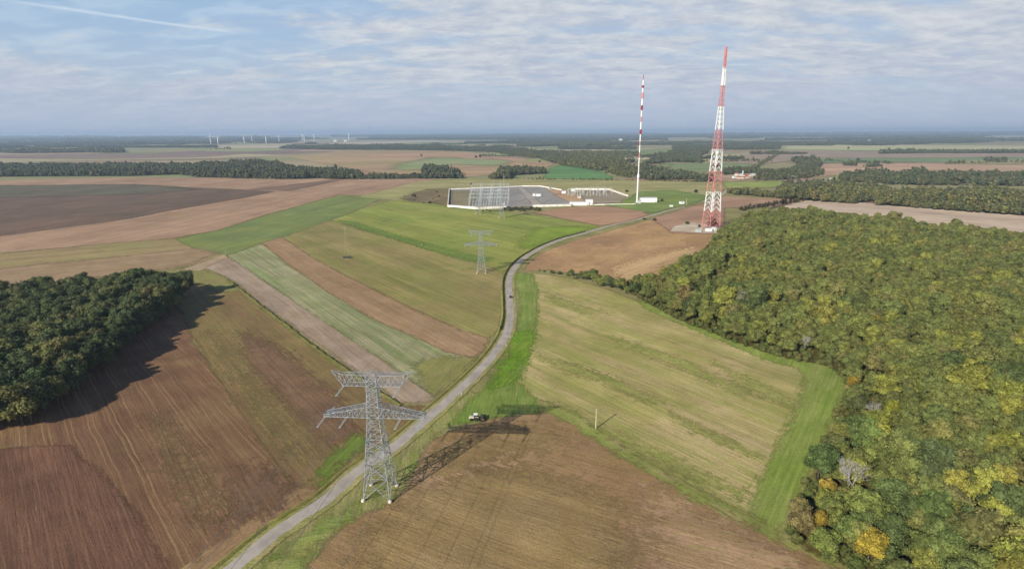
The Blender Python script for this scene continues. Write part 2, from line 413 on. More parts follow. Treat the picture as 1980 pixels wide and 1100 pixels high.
vs = [(0, 0, 0)] + [(r_ * math.cos(2 * math.pi * i / NS), r_ * math.sin(2 * math.pi * i / NS), 0) for r_ in rings[1:] for i in range(NS)]
fs = [(0, 1 + i, 1 + (i + 1) % NS) for i in range(NS)]
for k in range(len(rings) - 2):
    a, b_ = 1 + k * NS, 1 + (k + 1) * NS
    fs += [(a + i, b_ + i, b_ + (i + 1) % NS, a + (i + 1) % NS) for i in range(NS)]
mb.add(vs, fs); tag(mb.build('ground', country_mat()), 'open farmland stretching to the horizon', kind='structure')

# low swells of land along the horizon
hill_m = mat('far_hill_land', (96, 112, 100), 1.0, 0, 0.35, 0.002)
for i, (px_, dist_, wd, ht) in enumerate([(-250, 30000, 9000, 60), (330, 34000, 11000, 50), (860, 31000, 12000, 85), (1250, 36000, 12000, 70), (1700, 31000, 12000, 95), (2250, 30000, 10000, 80)]):
    dr = pxdir(px_, 300); dr.z = 0; dr.normalize(); c = dr * dist_; sd_ = Vector((-dr.y, dr.x, 0))
    mb = MB(); nx, ny = 40, 8; vs = []
    for j in range(ny + 1):
        for k in range(nx + 1):
            a_, b_ = k / nx * 2 - 1, j / ny * 2 - 1
            q = c + sd_ * a_ * wd + dr * b_ * 2600
            hh = ht * (0.5 + 0.5 * math.cos(math.pi * a_)) * (0.5 + 0.5 * math.cos(math.pi * b_)) * (1 + 0.35 * mnoise.noise(Vector((k * 0.5, j * 0.5, i))))
            vs.append((q.x, q.y, hh - 0.5))
    mb.add(vs, [(j * (nx + 1) + k, j * (nx + 1) + k + 1, (j + 1) * (nx + 1) + k + 1, (j + 1) * (nx + 1) + k) for j in range(ny) for k in range(nx)])
    tag(mb.build('hill', hill_m, smooth=True), 'low blue swell of land on the horizon', kind='structure')

# ------------------------------------------------------------------ the road and its verges
ROAD = [(290, 1225), (450, 1100), (535, 1030), (631, 966), (692, 912), (765, 862), (824, 812), (885, 757), (920, 724), (949, 693), (970, 664), (981, 641), (987, 614), (986, 585), (984, 556), (986, 536),
        (995, 518), (1010, 502), (1031, 488), (1056, 475), (1090, 462), (1128, 452), (1183, 436), (1220, 428), (1249, 420), (1268, 415), (1287, 409), (1308, 403.5), (1330, 397), (1360, 389), (1390, 379), (1402, 372), (1412, 362)]
path = smooth_path(G(ROAD), 3.0)
cum = [0]
for i in range(1, len(path)): cum.append(cum[-1] + (path[i] - path[i - 1]).length)
def near_i(px): q = g(*px); return min(range(len(path)), key=lambda i: (path[i] - q).length)

# ------------------------------------------------------------------ fields (outlines surveyed on the ground)
A_L1 = direction((375, 655), (575, 925)); A_L1b = direction((300, 860), (420, 1060)); A_L3 = direction((520, 500), (800, 670)); A_F2 = direction((1230, 758), (1499, 875)); A_F1 = direction((1075, 790), (1500, 1040))
A_DIT = direction((445, 545), (700, 720)); A_GR = direction((640, 428), (960, 515)); A_OCH = direction((1060, 520), (1290, 452)); A_SH = direction((330, 455), (640, 380))
BR = (140, 115, 88)
F_ = []
def fld(name, label, px, level, feather=None, jit=1.0, **kw):
    F_.append(sheet(name, px, field_mat(name + '_soil', **kw), level, label, feather, jit=jit))

# wide underlay of the near farmland
fld('grassland', 'dry olive grassland under and between the near fields', [(-900, 1500), (-700, 470), (200, 420), (700, 372), (860, 347), (1010, 344), (1240, 349), (1420, 352), (1700, 420), (2500, 520), (3000, 1500)], 1, 2,
    A=(140, 135, 92), B=(152, 146, 106), C=(124, 132, 76), ang=A_F2, streak=3, patch=0.02)
# --- right of the road
fld('field', 'large brown tilled field in the foreground right of the road', [(470, 1260), (578, 1110), (622, 1056), (672, 1012), (716, 990), (768, 966), (795, 922), (815, 880), (836, 852), (868, 834), (912, 822), (960, 808), (1022, 800), (1076, 796), (1124, 818), (1170, 850), (1236, 892), (1330, 946), (1420, 990), (1500, 1038), (1600, 1086), (1760, 1160), (2050, 1260), (2300, 1400), (200, 1500)], 2, 1.4,
    A=(148, 122, 90), B=(168, 142, 116), C=(138, 122, 80), ang=A_F1 + 0.5, streak=1.2, s_amt=0.5, slen=9, patch=0.011, speck=((142, 138, 84), 0.75, 0.32), swirl=5)
fld('field', 'pale olive stubble field sloping between the lane and the wood', [(1030, 528), (1100, 538), (1180, 562), (1270, 596), (1380, 636), (1480, 668), (1600, 696), (1660, 722), (1640, 780), (1600, 870), (1560, 950), (1512, 1032), (1440, 992), (1330, 938), (1240, 886), (1174, 842), (1120, 806), (1060, 786), (1000, 764), (985, 735), (1010, 690), (1030, 640), (1036, 590), (1032, 550)], 3, 2.2,
    A=(164, 157, 102), B=(188, 172, 130), C=(144, 150, 84), ang=A_F2, streak=2.0, s_amt=0.75, slen=16, patch=0.016, tram=(27, 1.0, (172, 162, 126), 0.35), speck=((122, 138, 70), 0.6, 0.12))
fld('grass_strip', 'bright green grass headland curving along the wood edge', [(1230, 578), (1330, 616), (1420, 644), (1500, 672), (1590, 694), (1636, 716), (1630, 760), (1602, 830), (1572, 900), (1544, 964), (1516, 1022), (1504, 1032), (1446, 986), (1462, 942), (1498, 874), (1534, 800), (1556, 740), (1545, 712), (1490, 700), (1400, 662), (1310, 624), (1250, 598)], 4, 3.0,
    A=(132, 150, 74), B=(150, 160, 94), C=(118, 144, 60), ang=direction((1600, 720), (1480, 1000)), streak=2.0, s_amt=0.6, patch=0.03, edge=2.2)
fld('grass_strip', 'green grass headland beside the winding lane', [(998, 528), (1030, 530), (1040, 560), (1040, 610), (1032, 660), (1020, 700), (1004, 740), (1030, 768), (1080, 788), (1030, 798), (960, 806), (902, 818), (868, 822), (905, 780), (950, 735), (975, 702), (992, 668), (1003, 630), (1006, 590), (1002, 560), (990, 540)], 5, 2.6,
    A=(124, 144, 72), B=(142, 154, 88), C=(110, 140, 62), ang=direction((1020, 540), (990, 700)), streak=1.6, s_amt=0.7, patch=0.035, edge=2.2)
fld('grass_patch', 'lush patch of green grass where the headland widens', [(985, 640), (1030, 640), (1024, 690), (1000, 712), (990, 745), (950, 752), (960, 720), (978, 690)], 6, 5,
    A=(108, 146, 42), B=(126, 152, 60), ang=1.2, streak=1.5, patch=0.05, edge=2.6)
for pxs, lb, fe in [([(1110, 706), (1180, 728), (1240, 756), (1284, 780), (1262, 782), (1200, 756), (1140, 728)], 'bright green streak through the middle of the pale stubble', 3.0),
                ([(1040, 690), (1110, 706), (1180, 734), (1150, 736), (1080, 712)], 'thin green streak leading in from the lane headland', 3.5),
                ([(1050, 566), (1120, 590), (1180, 606), (1130, 604), (1070, 584)], 'olive streak in the upper stubble near the lane', 3.5),
                ([(1300, 800), (1400, 846), (1470, 884), (1400, 862), (1320, 822)], 'olive streak low in the stubble field', 3.5),
                ([(1180, 650), (1330, 700), (1470, 764), (1440, 766), (1320, 712), (1200, 668)], 'long olive streak across the stubble', 4.0),
                ([(1380, 700), (1470, 740), (1540, 780), (1530, 790), (1450, 752)], 'green streak joining the headland', 3.5),
                ([(1100, 790), (1200, 838), (1330, 900), (1440, 950), (1430, 964), (1300, 906), (1180, 850)], 'olive band along the foot of the stubble', 3.5)]:
    fld('grass_patch', lb, pxs, 6, fe, A=(140, 150, 82), B=(148, 152, 92), C=(158, 154, 98), ang=A_F2, streak=1.3, s_amt=0.8, patch=0.05, edge=3.4)
fld('bare_ground', 'pale sandy sweep of the ochre field beside the wood', [(1180, 520), (1240, 498), (1340, 478), (1362, 486), (1290, 512), (1240, 540), (1200, 545)], 5, 7, A=(200, 172, 132), B=(188, 160, 122), ang=A_OCH, streak=4, patch=0.02, edge=3.0)
for pxs, lb, c1, c2 in [([(700, 1010), (860, 930), (1010, 900), (1180, 960), (1240, 1100), (1000, 1180), (700, 1150)], 'greenish weathered part of the foreground field', (148, 127, 90), (154, 134, 100)),
                    ([(1240, 940), (1420, 1010), (1600, 1100), (1500, 1200), (1260, 1140)], 'paler pinkish part of the foreground field', (176, 148, 122), (164, 138, 112)),
                    ([(820, 880), (960, 830), (1060, 820), (1090, 860), (980, 880), (850, 920)], 'olive weathered ground under the pylon shadow', (136, 116, 80), (146, 126, 92))]:
    fld('bare_ground', lb, pxs, 3, 9, A=c1, B=c2, C=(150, 130, 92), ang=A_F1 + 0.5, streak=1.2, slen=9, patch=0.03, edge=3.4, speck=((146, 144, 88), 0.8, 0.35))
for pxs, lb, c1, c2 in [([(470, 640), (560, 690), (660, 780), (700, 850), (640, 860), (560, 780), (480, 700)], 'plum tinted part of the olive brown field', (122, 98, 80), (130, 106, 84)),
                    ([(400, 640), (440, 660), (520, 780), (590, 890), (560, 880), (470, 760)], 'greener band at the left of the olive brown field', (128, 118, 79), (134, 120, 84)),
                    ([(480, 900), (560, 940), (540, 990), (460, 1010), (430, 950)], 'dark brown corner of the striped field', (114, 92, 74), (122, 98, 78)),
                    ([(300, 800), (360, 860), (430, 980), (400, 1010), (330, 920)], 'olive tinted band of the striped field', (124, 104, 78), (132, 112, 84))]:
    fld('bare_ground', lb, pxs, 5, 6, A=c1, B=c2, ang=A_L1, streak=1.6, slen=30, s_amt=.7, patch=0.03, edge=3.2, row=0.2)
fld('grass_patch', 'dark green smudge of growth in the stubble beside the wood', [(1300, 590), (1440, 634), (1560, 676), (1540, 690), (1400, 650), (1300, 612)], 6, 4,
    A=(126, 144, 74), B=(140, 150, 88), ang=A_F2, streak=2.5, patch=0.03, edge=2.8)
fld('verge', 'straw and green growth on the headland between the stubble and the tilled field', [(1040, 772), (1110, 796), (1170, 838), (1236, 880), (1330, 934), (1420, 980), (1500, 1028), (1620, 1086), (1620, 1098), (1495, 1044), (1410, 1000), (1320, 954), (1230, 900), (1165, 862), (1110, 822), (1050, 796)], 6, 3.2,
    A=(142, 148, 84), B=(164, 152, 110), C=(124, 144, 68), ang=A_F1, streak=1.0, s_amt=0.8, patch=0.06, edge=2.6)
fld('verge', 'weedy green and straw strip between the lane and the brown field', [(470, 1110), (560, 1030), (640, 972), (700, 926), (780, 862), (850, 800), (905, 760), (940, 760), (905, 800), (870, 826), (836, 846), (815, 872), (800, 912), (774, 954), (740, 980), (690, 996), (655, 1022), (615, 1070), (570, 1130)], 3, 2.2,
    A=(138, 134, 88), B=(126, 140, 74), C=(158, 154, 110), ang=direction((500, 1090), (800, 850)) + 0.6, streak=0.9, s_amt=0.7, slen=6, patch=0.06, edge=2.4)
fld('grass_patch', 'green weeds growing at the lane side of the brown field', [(480, 1130), (560, 1052), (630, 1002), (690, 974), (668, 1012), (600, 1060), (560, 1130)], 6, 3.0,
    A=(116, 140, 66), B=(144, 150, 84), C=(160, 162, 108), ang=direction((600, 1060), (680, 1000)) - 0.9, streak=0.9, s_amt=0.6, slen=8, patch=0.08, edge=2.8)
fld('field', 'ochre and brown ploughed field between the lane and the lattice tower', [(1012, 524), (1024, 506), (1044, 492), (1070, 480), (1104, 468), (1150, 455), (1200, 441), (1250, 427), (1290, 415), (1340, 401), (1366, 394), (1400, 384), (1402, 400), (1400, 452), (1420, 480), (1330, 510), (1260, 545), (1215, 552), (1150, 532), (1060, 522)], 3, 1.2,
    A=(176, 146, 106), B=(158, 128, 100), C=(190, 160, 122), ang=A_OCH, streak=5, s_amt=0.5, patch=0.009, swirl=60)
fld('field', 'pinkish brown tilled field reaching back past the tower', [(1254, 424), (1290, 414), (1340, 400), (1366, 393), (1400, 380), (1560, 387), (1500, 401), (1400, 402), (1400, 446), (1365, 452), (1300, 452), (1285, 440), (1265, 428)], 4, 2.5,
    A=(165, 136, 117), B=(180, 150, 128), C=(158, 128, 104), ang=direction((1300, 440), (1380, 430)), streak=5, s_amt=0.5, patch=0.012)
fld('field', 'whitish harrowed field behind the wood on the right', [(1506, 402), (1560, 388), (1600, 386), (1724, 398), (1990, 418), (2400, 450), (2400, 520), (1990, 470), (1724, 430), (1600, 420)], 4, 1.5,
    A=(196, 180, 164), B=(186, 168, 150), C=(204, 190, 174), ang=direction((1560, 390), (1990, 430)), streak=4, patch=0.01)
fld('gravel_yard', 'pale gravel pad at the foot of the lattice tower', [(1296, 448), (1300, 441), (1316, 434), (1340, 432), (1392, 436), (1396, 452), (1360, 452)], 6, 1.0,
    A=(200, 190, 174), B=(172, 160, 142), ang=0, streak=3, patch=0.05)
# --- left of the lane
fld('field', 'olive brown tilled field left of the pale strip', [(366, 524), (440, 540), (500, 586), (600, 662), (700, 732), (770, 784), (838, 786), (790, 828), (700, 896), (612, 960), (560, 930), (470, 800), (375, 655), (330, 560)], 3, 2.6,
    A=(130, 114, 78), B=(126, 104, 78), C=(140, 128, 84), ang=A_L1, streak=2.2, s_amt=0.65, slen=18, patch=0.014, speck=((116, 134, 74), 0.6, 0.12), tram=(30, 0.9, (152, 136, 98), 0.35))
fld('field', 'reddish brown striped field in the lower left', [(-900, 1500), (-700, 700), (150, 560), (366, 560), (372, 655), (470, 800), (560, 930), (612, 958), (540, 1012), (430, 1092), (340, 1170), (200, 1350), (100, 1500)], 2, 1.4,
    A=(120, 92, 74), B=(134, 110, 84), C=(112, 86, 68), ang=A_L1b, streak=1.5, s_amt=0.6, slen=30, patch=0.014, tram=(7.5, 0.42, (160, 136, 102), 0.5), speck=((134, 126, 78), 0.6, 0.14), swirl=3)
fld('field', 'dark plum coloured ploughed strip at the lower left corner', [(-900, 1500), (-600, 900), (130, 860), (210, 930), (262, 990), (330, 1110), (380, 1500)], 4, 2.6,
    A=(112, 84, 70), B=(122, 92, 76), C=(100, 76, 64), ang=A_L1b, streak=1.2, patch=0.03, tram=(6, 0.4, (140, 112, 88), 0.4))
fld('verge', 'trampled straw coloured headland at the foot of the striped field', [(300, 1130), (380, 1078), (470, 1012), (560, 950), (600, 930), (620, 950), (560, 1006), (470, 1070), (400, 1125), (330, 1180)], 4, 3.5,
    A=(152, 126, 98), B=(166, 142, 108), C=(132, 108, 84), ang=direction((430, 1085), (600, 955)), streak=0.9, s_amt=0.6, patch=0.05, edge=2.4)
fld('grass_patch', 'bright green patch of grass behind the near pylon', [(612, 912), (650, 872), (690, 838), (712, 845), (705, 868), (668, 892), (640, 925), (618, 945)], 5, 3.2,
    A=(106, 130, 58), B=(124, 134, 70), ang=direction((620, 930), (700, 850)), streak=1.0, patch=0.06, edge=2.8)
fld('field', 'pale lilac grey strip of bare ground', [(392, 516), (402, 504), (432, 494), (466, 512), (520, 548), (600, 602), (680, 655), (745, 698), (800, 735), (848, 768), (826, 778), (776, 778), (700, 724), (600, 654), (500, 582), (455, 545), (420, 528)], 4, 2.2,
    A=(166, 150, 136), B=(154, 138, 118), C=(178, 162, 150), ang=A_L3, streak=1.5, s_amt=0.6, slen=22, patch=0.02)
fld('field', 'pale green striped crop strip', [(440, 494), (508, 472), (560, 512), (640, 566), (720, 614), (800, 650), (868, 680), (912, 690), (900, 715), (866, 748), (842, 768), (800, 738), (745, 700), (680, 657), (600, 604), (520, 550)], 5, 2.2,
    A=(152, 152, 116), B=(166, 164, 134), C=(118, 140, 84), ang=A_L3, streak=1.4, s_amt=0.75, slen=34, patch=0.012, tram=(5.5, 0.5, (182, 182, 158), 0.4), row=0.22)
fld('verge', 'olive headland growth at the lane end of the striped crop', [(800, 700), (860, 690), (930, 690), (915, 712), (880, 742), (845, 770), (820, 745)], 6, 4,
    A=(138, 138, 88), B=(150, 144, 96), C=(120, 128, 70), ang=direction((845, 768), (920, 700)), streak=1.0, patch=0.05, edge=2.6)
fld('field', 'terracotta brown tilled strip', [(506, 470), (545, 459), (600, 496), (680, 540), (760, 578), (840, 616), (900, 642), (944, 654), (936, 676), (918, 692), (868, 682), (800, 652), (720, 616), (640, 568), (560, 514)], 6, 2.2,
    A=(160, 133, 106), B=(150, 126, 98), C=(168, 146, 116), ang=A_L3, streak=2.2, s_amt=0.6, slen=22, patch=0.015)
fld('field', 'olive tan meadow around the middle pylon', [(545, 459), (620, 430), (650, 426), (700, 438), (770, 462), (840, 486), (900, 502), (950, 516), (974, 530), (976, 560), (974, 600), (966, 636), (946, 654), (900, 642), (840, 616), (760, 578), (680, 540), (600, 496)], 4, 1.6,
    A=(144, 136, 90), B=(132, 134, 78), C=(158, 144, 100), ang=A_GR - 0.05, streak=4, s_amt=0.65, slen=14, patch=0.012, speck=((116, 132, 64), 0.5, 0.06))
fld('field', 'bright green pasture in front of the substation', [(640, 426), (700, 404), (760, 386), (800, 380), (850, 384), (900, 400), (1000, 414), (1040, 418), (1156, 437), (1090, 459), (1054, 471), (1028, 484), (1004, 498), (984, 516), (970, 528), (950, 517), (900, 504), (840, 488), (770, 464), (700, 440)], 5, 1.6,
    A=(142, 152, 78), B=(126, 144, 70), C=(158, 158, 92), ang=A_GR, streak=6, s_amt=0.6, slen=12, patch=0.01)
fld('grass_strip', 'darker green strip along the edge of the bright pasture', [(650, 426), (680, 428), (740, 446), (820, 470), (900, 492), (950, 500), (930, 510), (860, 492), (770, 464), (700, 444)], 6, 5,
    A=(110, 138, 66), B=(122, 142, 68), ang=A_GR, streak=4, patch=0.02, edge=2.4)
fld('grass_patch', 'vivid green corner of the pasture against the lane', [(1040, 440), (1156, 438), (1090, 458), (1050, 472), (1020, 484), (1000, 478)], 6, 8,
    A=(128, 154, 58), B=(140, 158, 72), ang=A_GR, streak=4, patch=0.02, edge=2.2)
fld('field', 'mid green grass strip running up to the left of the pasture', [(340, 462), (420, 446), (520, 414), (600, 392), (655, 378), (745, 381), (700, 402), (640, 426), (545, 460), (506, 470), (440, 494), (400, 490), (370, 478)], 5, 1.6,
    A=(114, 134, 84), B=(124, 138, 78), C=(134, 142, 88), ang=A_SH, streak=5, s_amt=0.6, patch=0.01)
fld('field', 'pinkish brown tilled field on the left', [(-800, 520), (-700, 366), (256, 343), (540, 347), (600, 347), (700, 347), (850, 346), (800, 358), (745, 381), (655, 378), (600, 392), (520, 414), (420, 446), (340, 460), (250, 468), (0, 490)], 2, 1.6,
    A=(170, 143, 122), B=(156, 130, 108), C=(180, 154, 132), ang=A_SH, streak=7, s_amt=0.6, patch=0.006)
fld('field', 'dark brown freshly ploughed field on the left', [(-800, 372), (256, 357), (340, 362), (450, 366), (532, 371), (470, 384), (400, 396), (330, 408), (256, 423), (0, 458), (-800, 520)], 4, 1.2,
    A=(112, 96, 86), B=(122, 102, 90), C=(104, 94, 78), ang=A_SH, streak=6, s_amt=0.5, patch=0.01)
fld('field', 'dull green corner of the dark ploughed field', [(-700, 366), (256, 357), (330, 361), (380, 368), (256, 376), (-300, 392)], 5, 8,
    A=(104, 106, 88), B=(110, 100, 88), ang=A_SH, streak=6, patch=0.01, edge=2.2)
fld('field', 'narrow dark brown field in front of the left wood', [(478, 367), (540, 360), (640, 348), (660, 349), (600, 362), (560, 370)], 4, 1.6,
    A=(122, 102, 90), B=(130, 110, 96), ang=A_SH, streak=8, patch=0.01)
fld('field', 'olive stubble field behind the left copse', [(-800, 560), (0, 492), (256, 466), (340, 461), (380, 480), (436, 492), (400, 504), (345, 520), (300, 528), (100, 540), (-800, 640)], 4, 1.6,
    A=(152, 146, 100), B=(158, 136, 106), C=(140, 134, 92), ang=direction((256, 500), (400, 488)), streak=2.4, s_amt=0.6, patch=0.02, tram=(8, 0.8, (178, 162, 126), 0.45))
fld('field', 'mauve tinted part of the stubble field near the copse', [(-300, 560), (100, 508), (256, 494), (380, 480), (420, 490), (345, 518), (256, 526), (-300, 610)], 5, 5,
    A=(160, 138, 114), B=(150, 130, 100), ang=direction((256, 505), (400, 492)), streak=1.4, tram=(6, 0.7, (182, 162, 132), 0.4), patch=0.03, edge=2.0)
fld('field', 'olive strip of grass between copse and pale strip', [(330, 530), (386, 520), (432, 534), (470, 562), (430, 566), (400, 552), (360, 548)], 5, 2.5,
    A=(136, 138, 84), B=(146, 136, 96), ang=A_DIT, streak=1.5, patch=0.05, edge=2.4)
fld('field', 'pale track corner at the top of the lilac strip', [(352, 522), (388, 508), (436, 492), (440, 498), (415, 510), (385, 524)], 6, 1.2,
    A=(176, 158, 132), B=(158, 142, 120), ang=A_SH, streak=1.0, patch=0.05)
# --- around and behind the substation
fld('field', 'straw and green meadow on the rise behind the substation', [(690, 382), (760, 364), (800, 354), (856, 347), (1000, 345), (1240, 350), (1372, 353), (1512, 351), (1500, 360), (1400, 366), (1380, 378), (1340, 396), (1300, 404), (1240, 404), (1180, 392), (860, 396), (800, 388), (760, 388)], 4, 2,
    A=(160, 158, 108), B=(146, 152, 96), C=(172, 162, 126), ang=0.03, streak=10, s_amt=0.7, patch=0.008)
fld('field', 'green grass around the white building', [(1234, 372), (1300, 368), (1370, 380), (1352, 391), (1300, 403), (1268, 412), (1232, 410), (1170, 397), (1210, 388)], 5, 4,
    A=(118, 140, 80), B=(132, 150, 76), ang=0.05, streak=8, patch=0.012)
fld('field', 'brown tilled triangle between substation and lane', [(1034, 412), (1080, 404), (1130, 400), (1190, 401), (1244, 410), (1254, 417), (1200, 432), (1160, 437), (1100, 426)], 5, 2,
    A=(174, 142, 116), B=(162, 132, 112), C=(182, 150, 124), ang=direction((1040, 412), (1240, 414)), streak=7, patch=0.01)
fld('gravel_yard', 'grey gravel yard of the substation', [(872, 402), (870, 367), (960, 363), (1010, 361), (1050, 362), (1090, 367), (1112, 380), (1130, 396), (1092, 398), (940, 404)], 6, 1.0,
    A=(152, 151, 152), B=(136, 135, 136), C=(166, 164, 160), ang=1.2, streak=4, patch=0.02, row=0.3)
fld('grass_patch', 'weedy green gravel at the left end of the substation', [(874, 400), (872, 370), (912, 369), (925, 380), (910, 396), (925, 403)], 7, 3,
    A=(134, 130, 102), B=(142, 134, 112), ang=0.5, streak=4, patch=0.03, edge=2)
fld('service_road', 'pale service road across the main yard', [(1000, 363), (1012, 363), (1050, 398), (1030, 398)], 7, 1.0, A=(168, 164, 158), B=(158, 154, 150), streak=4, patch=0.05)
fld('service_road', 'pale service road along the front wall of the main yard', [(880, 398.5), (1090, 396), (1090, 397.6), (930, 402)], 7, 1.0, A=(168, 164, 158), B=(158, 154, 150), streak=4, patch=0.05)
fld('gravel_yard', 'sandy orange ground between the two substation yards', [(1052, 364), (1088, 368), (1120, 376), (1134, 396), (1112, 396), (1080, 382)], 7, 2,
    A=(186, 156, 124), B=(168, 146, 122), ang=0.3, streak=6, patch=0.03)
fld('gravel_yard', 'grey yard of the second substation', [(1096, 370), (1176, 368), (1212, 380), (1200, 392), (1130, 397), (1110, 388)], 6, 1.5,
    A=(152, 142, 132), B=(146, 140, 108), C=(166, 150, 136), ang=0.1, streak=5, patch=0.03)
fld('bare_ground', 'rough scrubby earth mound left of the substation', [(776, 384), (800, 374), (830, 366), (868, 365), (870, 400), (845, 394), (800, 392)], 5, 5,
    A=(124, 112, 84), B=(140, 128, 96), C=(110, 100, 76), ang=1.2, streak=6, patch=0.02, edge=2.2)
# --- far fields beyond the valley
fld('field', 'wide pink and tan hillside field beyond the left wood', [(556, 304), (640, 294), (760, 290), (880, 293), (980, 301), (1075, 316), (1062, 323), (990, 335), (900, 343), (820, 346), (700, 330)], 2, 4,
    A=(170, 150, 118), B=(158, 148, 104), C=(178, 148, 128), ang=0.2, streak=40, s_amt=0.7, patch=0.0022)
fld('field', 'green band on the far hillside', [(770, 318), (850, 302), (900, 308), (1000, 310), (960, 322), (880, 318), (800, 330), (760, 328)], 3, 12, A=(132, 150, 104), B=(146, 152, 112), ang=0.2, streak=30, patch=0.004, edge=2)
fld('field', 'terracotta band along the crest of the far hillside', [(640, 300), (780, 296), (960, 298), (1074, 316), (1040, 318), (930, 305), (780, 304)], 3, 10, A=(182, 148, 126), B=(170, 146, 120), ang=0.2, streak=30, patch=0.004, edge=2)
fld('field', 'vivid green meadow beyond the substation', [(1050, 345.5), (1064, 326), (1082, 320), (1130, 326), (1184, 338), (1182, 347), (1110, 347)], 4, 3, A=(92, 136, 84), B=(106, 142, 90), ang=0.1, streak=20, patch=0.004)
fld('field', 'dark plum ploughed field in front of the wind turbines', [(-200, 302), (300, 297), (420, 291), (540, 288), (700, 290), (560, 298), (400, 304), (200, 308)], 3, 6, A=(140, 122, 116), B=(130, 116, 108), ang=0.1, streak=40, patch=0.002)
fld('field', 'cream stubble band under the wind turbines', [(400, 282), (560, 278), (800, 272), (900, 273), (700, 280), (560, 286), (420, 288)], 3, 12, A=(190, 178, 158), B=(168, 168, 136), ang=0.1, streak=40, patch=0.001)
fld('field', 'pale stubble field above the left wood', [(-200, 320), (256, 309), (420, 307), (560, 301), (640, 294), (560, 300), (470, 298), (400, 304), (200, 308), (-200, 306)], 4, 6, A=(176, 168, 138), B=(160, 160, 126), ang=0.1, streak=30, patch=0.003)
fld('field', 'pale lime field on the far right', [(1514, 289), (1640, 291), (1726, 291), (2000, 292), (2000, 283), (1724, 281), (1600, 280), (1515, 279)], 3, 6, A=(176, 182, 134), B=(188, 180, 150), ang=0.0, streak=60, patch=0.001)
fld('field', 'dusky mauve ploughed field on the far right', [(1396, 312), (1440, 300), (1510, 291), (1724, 293), (2200, 296), (2200, 316), (1724, 308), (1560, 305), (1520, 312), (1460, 320)], 3, 5, A=(152, 138, 124), B=(166, 150, 136), ang=0.1, streak=40, patch=0.002)
fld('field', 'teal green field right of the tower', [(1300, 316), (1390, 316), (1460, 318), (1440, 330), (1380, 334), (1290, 330)], 4, 5, A=(122, 140, 100), B=(140, 150, 108), ang=0.1, streak=30, patch=0.004)
fld('field', 'green field behind the far right copse', [(1560, 308), (1724, 306), (2100, 304), (2100, 316), (1724, 314), (1600, 316)], 4, 4, A=(112, 138, 100), B=(124, 142, 104), ang=0.1, streak=30, patch=0.004)
fld('field', 'pink bare field on the right slope', [(1560, 318), (1724, 316), (2100, 322), (2100, 336), (1724, 334), (1640, 338), (1580, 343), (1540, 334), (1580, 328)], 4, 5, A=(188, 160, 140), B=(176, 152, 128), ang=0.1, streak=30, patch=0.003)
fld('field', 'yellow green field beside the village', [(1396, 352), (1512, 350), (1520, 357), (1490, 364), (1404, 364)], 5, 3, A=(136, 154, 84), B=(154, 160, 98), ang=0.1, streak=15, patch=0.005)
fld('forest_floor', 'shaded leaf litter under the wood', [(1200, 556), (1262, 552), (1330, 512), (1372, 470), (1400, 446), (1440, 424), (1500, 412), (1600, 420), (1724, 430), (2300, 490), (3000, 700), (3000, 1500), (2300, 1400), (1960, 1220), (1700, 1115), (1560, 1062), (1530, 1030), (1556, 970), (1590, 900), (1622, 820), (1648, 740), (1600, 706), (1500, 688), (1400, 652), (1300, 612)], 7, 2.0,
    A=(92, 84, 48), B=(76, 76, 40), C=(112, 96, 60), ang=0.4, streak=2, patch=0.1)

# ------------------------------------------------------------------ lane surface
def road_mat():
    m = bpy.data.materials.new('lane_asphalt'); m.use_nodes = True; t = NT(m.node_tree); b = t.n['Principled BSDF']
    co = t.new('ShaderNodeTexCoord').outputs['Object']
    c = t.mix(t.rng(t.noise(co, 0.15, 5, 0.6), 0.35, 0.65), lin((178, 172, 168)), lin((156, 152, 149)))
    c = t.mix(t.math('MULTIPLY', t.rng(t.noise(co, 2.4, 4), 0.5, 0.7), 0.35), c, lin((192, 187, 178)))
    at = t.new('ShaderNodeAttribute', attribute_name='fade').outputs['Fac']
    c = t.mix(t.math('MULTIPLY', t.rng(t.noise(co, 0.035, 5, 0.7), 0.5, 0.62), 0.35), c, lin((138, 132, 122)))
    # wheel tracks are polished, the crown and the crumbling edges stay dusty
    c = t.mix(t.rng(t.math('ADD', at, t.math('MULTIPLY', t.noise(co, 0.8, 4), 0.4)), 0.2, 0.75, 0.6, 0.0), c, lin((176, 168, 142)))
    t.l.new(c, b.inputs['Base Color']); b.inputs['Roughness'].default_value = 0.85
    return m
ribbon('road', path, [(-2.6, 0.30), (-2.2, 0.31), (-1.2, 0.34), (-0.45, 0.37), (0.0, 0.38), (0.45, 0.37), (1.2, 0.34), (2.2, 0.31), (2.6, 0.30)], road_mat(), 'narrow grey asphalt lane winding through the fields', jit=0.12, fades=[0, .5, 1, .6, .35, .6, 1, .5, 0])
vm = field_mat('verge_grass', A=(158, 152, 104), B=(136, 142, 78), C=(166, 160, 118), streak=0.8, patch=0.08, edge=1.6)
ribbon('verge', path, [(-5.2, 0.25), (-4.0, 0.27), (-2.4, 0.295)], vm, 'straw coloured grass verge on the right of the lane', jit=0.6, fades=[0, 1, 1])
ib = near_i((1160, 440))
ribbon('verge', path, [(2.4, 0.295), (3.4, 0.27), (5.4, 0.25)], vm, 'straw coloured grass verge on the left of the lane', jit=0.5, fades=[1, 1, 0])
# bank left of the lane, near part, raised so its shadow draws the ditch line
bm_ = field_mat('bank_grass', A=(140, 136, 78), B=(122, 124, 68), C=(156, 150, 96), streak=0.7, patch=0.1)
lowp = path[:near_i((975, 560))]
ribbon('grass_bank', lowp, [(4.0, 0.26), (4.5, 0.65), (5.0, 0.95), (5.7, 0.5), (6.4, 0.2)], bm_, 'low yellow green grass bank on the left of the lane', jit=0.35)
